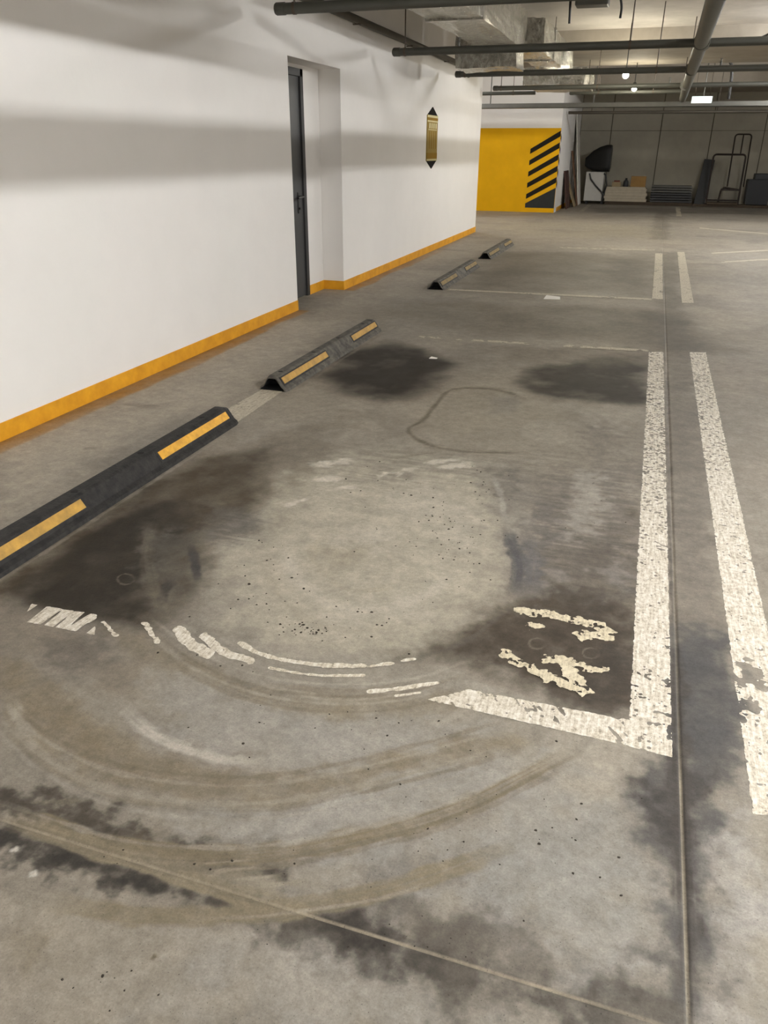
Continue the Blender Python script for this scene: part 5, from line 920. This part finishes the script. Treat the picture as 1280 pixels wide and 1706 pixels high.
# conduit high on the wall
cw = thing('wall_conduit', 'dark conduit fixed high along the white wall above the doorway', 'conduit', (WX, 4, 2.7))
mb = MB(); mb.tube([(WX+0.045, -6, 2.735), (WX+0.045, 13.9, 2.735), (WX+0.05, 14.35, 2.70), (WX+0.06, 14.5, 2.62)], 0.04, 12); mb.build('conduit_run', M['conduit'], cw, smooth=True)
for y in range(1, 14, 2):
    mb = MB(); mb.box((WX, y, 2.69), (WX+0.09, y+0.03, 2.70)); mb.build('saddle_clip', M['rod'], cw)

# ------------------------------------------------------------------ foil-lagged air ducts
def duct(name_lbl, boxes, flanges, loc):
    d = thing('air_duct', name_lbl, 'air duct', loc, 'foil lagged air ducts')
    for a, b in boxes:
        bm = bmesh.new(); bmesh.ops.create_cube(bm, size=1)
        for v in bm.verts:
            v.co = Vector([(a[i]+b[i])/2 + v.co[i]*(b[i]-a[i]) for i in range(3)])
        bmesh.ops.subdivide_edges(bm, edges=list(bm.edges), cuts=9, use_grid_fill=True)
        for v in bm.verts:   # soft uneven lagging
            k = Vector((math.sin(v.co.y*9+v.co.z*13), math.sin(v.co.x*11+v.co.z*7+1), math.sin(v.co.x*8+v.co.y*12+2)))*0.008
            v.co += k + Vector([random.uniform(-0.006, 0.006) for _ in range(3)])
        bm.verts.index_update()
        mb = MB(); mb.add([tuple(v.co) for v in bm.verts], [tuple(v.index for v in f.verts) for f in bm.faces]); bm.free()
        mb.build('lagged_section', M['foil'], d, smooth=True)
    for a, b in flanges:
        mb = MB(); mb.bevbox(a, b, 0.008); mb.build('taped_flange', M['foil'], d)
    for a, b in boxes[:1]:
        for x in (a[0]+0.03, b[0]-0.03):
            mb = MB(); mb.tube([(x, (a[1]+b[1])/2, b[2]-0.05), (x, (a[1]+b[1])/2, CEIL)], 0.006, 8); mb.build('hanger_rod', M['rod'], d)
    return d
duct('silver foil air duct with a lowered box end above the capped pipe ends', [((-2.47, 7.2, 2.70), (-1.90, 11.3, 3.12)), ((-2.72, 11.3, 2.46), (-1.92, 11.95, 3.14))],
     [((-2.49, 8.95, 2.685), (-1.88, 9.05, 3.135))], (-2.2, 9, 2.7))
duct('silver foil air duct stepping down beyond the duct with a lowered box', [((-2.15, 12.3, 2.72), (-1.72, 15.0, 3.12)), ((-2.08, 14.6, 2.69), (-1.60, 15.1, 3.05))],
     [((-2.17, 13.4, 2.70), (-1.70, 13.48, 3.13))], (-1.9, 13.5, 2.7))
duct('short foil air duct beside the hanging bulbs', [((-2.6, 16.3, 2.58), (-1.48, 18.4, 2.86))], [((-2.62, 17.2, 2.565), (-1.46, 17.28, 2.875))], (-2.0, 17.3, 2.6))
duct('unseen foil air duct added overhead to shade the upper wall', [((-2.0, -5.5, 2.45), (-1.2, 4.9, 3.0))], [((-2.02, 1.5, 2.435), (-1.18, 1.58, 3.01))], (-1.6, 0, 2.45))  # out of view, placed to throw shade on the upper wall

# ------------------------------------------------------------------ junction box and loose cables
jb = thing('junction_box', 'grey ceiling junction box with loose dark cables', 'junction box', (-0.95, 10.8, 3.2))
mb = MB(); mb.bevbox((-1.18, 10.75, 3.02), (-0.80, 11.0, CEIL), 0.015); mb.build('box_body', M['pipe'], jb)
mb = MB(); mb.bevbox((-1.03, 10.735, 3.08), (-0.97, 10.755, 3.2), 0.004); mb.build('cover_plate', M['conduit'], jb)
def cable(pts, r, label):
    mb = MB(); P = [Vector(p) for p in pts]
    Q = [2*P[0]-P[1]] + P + [2*P[-1]-P[-2]]; out = []
    for i in range(1, len(Q)-2):
        for k in range(6):
            t = k/6; a, b, c, d = Q[i-1:i+3]
            out.append(0.5*((2*b)+(c-a)*t+(2*a-5*b+4*c-d)*t*t+(3*b-a-3*c+d)*t**3))
    out.append(P[-1])
    mb.tube(out, r, 8)
    return tag(mb.build('cable', M['black'], smooth=True), label, 'cable')
cable([(-0.80, 10.9, 3.16), (-0.70, 10.9, 3.12), (-0.66, 10.95, 3.02), (-0.66, 10.95, 2.90)], 0.014, 'short dark cable curling out of the ceiling junction box')
cable([(-0.80, 10.9, 3.22), (-0.62, 10.9, 3.26), (-0.45, 10.9, CEIL)], 0.014, 'dark cable rising from the junction box to the ceiling')
cable([(-1.25, 10.9, CEIL), (-1.25, 10.9, 3.1), (-1.24, 10.9, 2.86)], 0.014, 'loose dark cable hanging straight down beside the junction box')
cable([(-1.6, 15.17, 3.06), (-0.4, 15.17, 3.075), (1.2, 15.17, 3.07)], 0.018, 'black cable pinned along the lower edge of the concrete beam')
cable([(1.15, 15.1, 3.06), (1.3, 14.9, 3.10), (1.5, 14.6, 3.2), (1.62, 14.5, CEIL)], 0.018, 'dark cable bending from the beam edge up to the ceiling')
cable([(0.35, 20.0, 3.27), (0.9, 20.0, 3.27), (1.12, 20.0, 3.22), (1.22, 20.0, 3.02), (1.25, 20.0, 2.5)], 0.03, 'curved grey cable dropping from the ceiling to the cable tray')

# ------------------------------------------------------------------ lights
def strip_light(x, y, label, L=1.5):
    t = thing('strip_light', label, 'lamp', (x, y, 3.15), 'ceiling strip lights')
    mb = MB(); mb.bevbox((x-0.045, y-L/2, 3.165), (x+0.045, y+L/2, 3.21), 0.006); mb.build('lamp_housing', M['lamp_white'], t)
    mb = MB(); mb.tube([(x, y-L/2+0.02, 3.135), (x, y+L/2-0.02, 3.135)], 0.034, 12); mb.build('diffuser_tube', M['tube_light'], t, smooth=True)
    for yy in (y-L*0.35, y+L*0.35):
        mb = MB(); mb.tube([(x, yy, 3.2), (x, yy, CEIL)], 0.006, 6); mb.build('hanger_rod', M['rod'], t)
for y, ln_ in ((-3.2, 1.5), (2.2, 1.5), (4.6, 1.3), (9.0, 0.6), (14.0, 0.9), (20.0, 0.9)):
    strip_light(2.45, y, 'slim ceiling strip light in the row over the driving lane', ln_)
for y in (-3, 3, 15):  # extra row out of view, added as fill light
    strip_light(6.6, y, 'added unseen fill strip light in the row by the far side wall')
strip_light(-5.4, 18.2, 'added hidden strip light in the recess, brightening the yellow striped wall', 0.8)  # added behind the wall corner to light the yellow wall and far floor
def bulb(x, y, z, label):
    t = thing('hanging_bulb', label, 'lamp', (x, y, z), 'hanging bulbs')
    mb = MB(); mb.lathe((x, y, z), [(0.008,-0.046),(0.026,-0.041),(0.043,-0.022),(0.048,0.0),(0.042,0.025),(0.03,0.05)], 16); mb.build('glowing_bulb', M['bulb'], t, smooth=True)
    mb = MB(); mb.lathe((x, y, z), [(0.03,0.048),(0.034,0.05),(0.034,0.10),(0.012,0.115)], 14); mb.build('bulb_socket', M['black'], t)
    mb = MB(); mb.tube([(x, y, z+0.1), (x, y, CEIL)], 0.008, 6); mb.build('bulb_cord', M['black'], t)
bulb(-0.69, 14.6, 2.585, 'glowing bulb hanging in front of the concrete beam')
bulb(-0.66, 18.1, 2.61, 'glowing bulb hanging behind the concrete beam edge, nearer the exit sign')

ex = thing('exit_sign', 'lit pale cyan exit sign hanging under the ceiling by the thick pipe', 'exit sign', (0.67, 18.8, 2.37))
mb = MB(); mb.bevbox((0.47, 18.80, 2.37), (0.87, 18.86, 2.50), 0.008); mb.build('sign_case', M['lamp_white'], ex)
mb = MB(); mb.bevbox((0.48, 18.79, 2.378), (0.86, 18.802, 2.492), 0.003); mb.build('lit_face', M['exit'], ex)
for z in (2.40, 2.462):
    mb = MB(); mb.box((0.55, 18.786, z), (0.79, 18.7905, z+0.012)); mb.build('printed_bar', M['exit_print'], ex)
for x in (0.53, 0.81):
    mb = MB(); mb.tube([(x, 18.83, 2.5), (x, 18.83, CEIL)], 0.006, 6); mb.build('hanger_rod', M['rod'], ex)

# ------------------------------------------------------------------ things stored against the back wall
def lean(ax, p, ang):
    return Matrix.Translation(Vector(p)) @ Matrix.Rotation(ang, 4, ax)
# boards on edge leaning against the side of the striped wall
def board(name, y0, y1, hgt, th, x, ang, mat, label, cat='board'):
    mb = MB(); mb.bevbox((0, 0, 0), (th, y1-y0, hgt), min(0.01, th*0.3), lean('Y', (x, y0, 0.0), -ang)); return tag(mb.build(name, M[mat]), label, cat)
def lboard(name, y0, y1, hgt, th, xfoot, mat, label):
    """foot at xfoot, top resting on the side wall at PX"""
    ang = math.asin(min(0.9, (xfoot-PX-0.008)/hgt))
    return board(name, y0, y1, hgt, th, xfoot, ang, mat, label)
lboard('leaning_board', 25.15, 25.95, 2.42, 0.03, PX+0.30, 'whiteboard', 'tall white board leaning against the side of the striped wall')
lboard('leaning_board', 23.30, 24.20, 0.98, 0.035, PX+0.15, 'darkbrown', 'dark brown board leaning against the side of the striped wall')
lboard('leaning_board', 24.80, 25.10, 1.5, 0.03, PX+0.30, 'brown_board', 'tall narrow brown board leaning beside the tall white board')
lboard('leaning_board', 24.25, 24.75, 0.72, 0.03, PX+0.28, 'tan_board', 'low tan board leaning between the two brown boards')

# white appliance with television on top
ap = thing('white_appliance', 'white enamel appliance carrying a black television, with a hose across its front', 'appliance', (-1.7, 26.1, 0))
mb = MB(); mb.bevbox((-2.02, 25.85, 0.09), (-1.49, 26.4, 0.90), 0.015); mb.build('casing', M['appliance'], ap)
for x in (-1.95, -1.50):
    for y in (25.9, 26.3):
        mb = MB(); mb.box((x-0.02, y, 0), (x+0.05, y+0.05, 0.1)); mb.build('foot', M['black'], ap)
mb = MB(); mb.tube([(-1.92, 25.83, 0.86), (-1.86, 25.82, 0.7), (-1.7, 25.82, 0.52), (-1.52, 25.82, 0.36), (-1.44, 25.82, 0.25)], 0.022, 8); mb.tube([(-1.5, 25.83, 0.86), (-1.44, 25.82, 0.82), (-1.38, 25.82, 0.55), (-1.44, 25.82, 0.28), (-1.46, 25.82, 0.12)], 0.022, 8)
mb.build('hose', M['black'], ap, smooth=True)
tv = thing('television', 'bulky black tube television standing on the white appliance', 'television', (-1.7, 26.1, 0.9))
mb = MB()
secs = [(-1.37, 0.0, 0.73, 0.34), (-1.42, 0.0, 0.745, 0.36), (-1.52, 0.0, 0.735, 0.35), (-1.70, 0.015, 0.68, 0.31), (-1.88, 0.05, 0.58, 0.24), (-2.02, 0.10, 0.45, 0.17), (-2.10, 0.16, 0.38, 0.13)]
vv = []; nq = 16
for x, z0, z1, hw in secs:
    for k in range(nq):
        t = 2*math.pi*(k+0.5)/nq
        cx_, sx_ = math.cos(t), math.sin(t)
        e = 0.35
        vv.append((x, 26.12+hw*math.copysign(abs(cx_)**e, cx_), 0.9+(z0+z1)/2+(z1-z0)/2*math.copysign(abs(sx_)**e, sx_)))
ff = [(i*nq+k, i*nq+(k+1) % nq, (i+1)*nq+(k+1) % nq, (i+1)*nq+k) for i in range(len(secs)-1) for k in range(nq)]
ff += [tuple(range(nq)), tuple((len(secs)-1)*nq+k for k in range(nq))]
mb.add(vv, ff); mb.build('tv_casing', M['blackgoods'], tv, smooth=True)
mb = MB(); mb.bevbox((-1.375, 25.83, 0.98), (-1.352, 26.41, 1.55), 0.01); mb.build('screen', M['black'], tv)
mb = MB(); mb.box((-1.9, 25.98, 0.90), (-1.45, 26.28, 0.915)); mb.build('tv_foot', M['blackgoods'], tv)

# stack of pale panels: each panel is a thing
zz = 0.09
hs = [0.085, 0.075, 0.085, 0.07, 0.05, 0.045]
lab = ['lowest pale panel of the stack beside the white appliance', 'second pale panel from the floor in the stack', 'third pale panel from the floor in the stack',
       'fourth pale panel from the floor in the stack', 'thin pale panel just under the top of the stack', 'topmost pale panel of the stack, carrying the cardboard box']
for k, hgt in enumerate(hs):
    dx = (0.02, -0.01, 0.015, -0.02, 0.03, 0.0)[k]
    mb = MB(); mb.bevbox((-1.42+dx, 25.9, zz), (-0.20+dx-(0.04 if k > 3 else 0), 26.55, zz+hgt-0.0005), 0.010)
    tag(mb.build('pale_panel', M['cream']), lab[k], 'panel', 'stacked pale panels')
    zz += hgt
ztop = zz-0.0005
cb = thing('cardboard_box', 'brown cardboard box on the pale panel stack', 'box', (-0.5, 26.2, ztop))
mb = MB(); mb.bevbox((-0.70, 26.02, ztop), (-0.27, 26.4, ztop+0.29), 0.006); mb.build('carton', M['cardboard'], cb)
mb = MB(); mb.box((-0.70, 26.19, ztop+0.289), (-0.27, 26.24, ztop+0.292)); mb.build('tape', M['tan_board'], cb)
sc_ = thing('small_carton', 'small pale carton with a dull red top on the pale panel stack', 'carton', (-1.1, 26.1, ztop))
mb = MB(); mb.bevbox((-1.24, 26.0, ztop), (-0.98, 26.2, ztop+0.13), 0.006); mb.build('carton', M['tan_board'], sc_)
mb = MB(); mb.bevbox((-1.19, 26.03, ztop+0.128), (-1.02, 26.17, ztop+0.17), 0.006); mb.build('red_top', M['red'], sc_)
bt = thing('bottle', 'dark bottle between the small carton and the cardboard box', 'bottle', (-0.84, 26.1, ztop))
mb = MB(); mb.lathe((-0.84, 26.1, ztop), [(0.07,0),(0.075,0.01),(0.075,0.13),(0.055,0.17),(0.028,0.195)], 16); mb.build('bottle_body', M['charcoal'], bt, smooth=True)
mb = MB(); mb.lathe((-0.84, 26.1, ztop), [(0.032,0.19),(0.032,0.235),(0.028,0.238)], 14); mb.build('bottle_cap', M['black'], bt)

# stack of dark grating panels
zz = 0.09
for k in range(7):
    gp = thing('slatted_panel', ['lowest', 'second lowest', 'third lowest', 'middle', 'third from top', 'second from top', 'topmost'][k] + ' dark slatted panel of the stack by the back wall', 'panel', (0.5, 26.2, zz), 'stacked dark slatted panels')
    mb = MB()
    mt = M['charcoal'] if k < 4 else M['slat']
    for s in range(6):
        y = 25.9+s*0.10
        mb.box((-0.08, y, zz+0.01), (1.10-0.01*k, y+0.055, zz+0.055))
    for x in (-0.04, 0.5, 1.02):
        mb.box((x, 25.9, zz), (x+0.04, 26.455, zz+0.012))
    mb.build('slat_deck', mt, gp)
    zz += 0.068
# leaning charcoal panel
mb = MB(); mb.bevbox((0, 0, 0), (0.30, 0.05, 1.30), 0.008, lean('X', (1.18, 26.25, 0.06), -0.35) @ Matrix.Rotation(0.09, 4, 'Y'))
tag(mb.build('charcoal_panel', M['charcoal']), 'narrow charcoal panel leaning on the back wall beside the tube frame', 'panel')

# tube frame trolley
tr = thing('hand_trolley', 'tall hand trolley frame of bent dark tube by the back wall', 'trolley', (1.9, 26.2, 0.06))
def utube(pts, r, name):
    mb = MB()
    for a, b in zip(pts[:-1], pts[1:]):
        mb.tube([a, b], r, 8)
    mb.build(name, M['tubeframe'], tr, smooth=True)
def round_u(x0, x1, z0, z1, y0, y1, rc):
    """upside-down U leaning from y0 at z0 to y1 at z1"""
    yy = lambda z: y0+(y1-y0)*(z-z0)/(z1-z0)
    p = [(x0, yy(z0), z0), (x0, yy(z1-rc), z1-rc)]
    for k in range(1, 5):
        a = math.pi/2*k/4; p.append((x0+rc-rc*math.cos(a), yy(z1-rc+rc*math.sin(a)), z1-rc+rc*math.sin(a)))
    p.append((x1-rc, yy(z1), z1))
    for k in range(1, 5):
        a = math.pi/2*k/4; p.append((x1-rc+rc*math.sin(a), yy(z1-rc+rc*math.cos(a)), z1-rc+rc*math.cos(a)))
    p.append((x1, yy(z0), z0))
    return p
utube(round_u(1.50, 2.36, 0.10, 1.40, 25.9, 26.1, 0.08), 0.026, 'front_frame')
utube(round_u(2.02, 2.46, 0.55, 1.93, 26.2, 26.6, 0.08), 0.020, 'rear_handle')
utube([(2.24, 26.48, 1.38), (2.24, 26.6, 1.92)], 0.018, 'handle_bar')
utube([(1.50, 25.9, 0.19), (2.36, 25.9, 0.19)], 0.02, 'cross_bar')
utube([(1.82, 25.92, 0.12), (1.85, 25.92, 0.46), (1.93, 25.95, 0.53), (2.34, 25.95, 0.47)], 0.026, 'lower_frame')
mb = MB(); mb.bevbox((1.86, 25.9, 0.45), (2.34, 26.3, 0.49), 0.01); mb.build('shelf_plate', M['tubeframe'], tr)
mb = MB(); mb.bevbox((1.52, 25.86, 0.07), (2.36, 26.4, 0.13), 0.01); mb.build('toe_plate', M['wood'], tr)

# black storage bin
bn = thing('storage_bin', 'blue-black lidded plastic bin against the back wall', 'bin', (2.8, 26.2, 0.05))
mb = MB()
def taper(z0, z1, x0, x1, y0, y1, k, mbx):
    mbx.add([(x0,y0,z0),(x1,y0,z0),(x1,y1,z0),(x0,y1,z0),(x0-k,y0-k,z1),(x1+k,y0-k,z1),(x1+k,y1+k,z1),(x0-k,y1+k,z1)], [(3,2,1,0),(4,5,6,7),(0,1,5,4),(1,2,6,5),(2,3,7,6),(3,0,4,7)])
taper(0.09, 0.72, 2.56, 3.16, 25.95, 26.5, 0.03, mb); mb.build('bin_body', M['navy'], bn)
mb = MB(); mb.bevbox((2.54, 25.93, 0.715), (3.18, 26.52, 0.755), 0.012); mb.build('rim', M['navy'], bn)
mb = MB(); mb.bevbox((2.70, 26.0, 0.75), (3.10, 26.45, 0.91), 0.02); mb.build('lid', M['navy'], bn)
mb = MB(); mb.bevbox((3.15, 26.1, 0.62), (3.24, 26.35, 0.70), 0.012); mb.build('side_handle', M['navy'], bn)

# timber bearers on the floor under the stored things
for x0, x1, lb in ((-1.38, 1.12, 'long dark timber bearer lying under the stacked panels'), (1.14, 3.2, 'dark timber bearer lying under the trolley frame and bin')):
    for y, w in ((25.92, 'front '), (26.38, 'rear ')):
        mb = MB(); mb.bevbox((x0, y, 0), (x1, y+0.1, 0.09 if x0 < 0 else 0.07), 0.006)
        tag(mb.build('timber_bearer', M['wood']), w + lb, 'timber', 'timber bearers by the back wall')
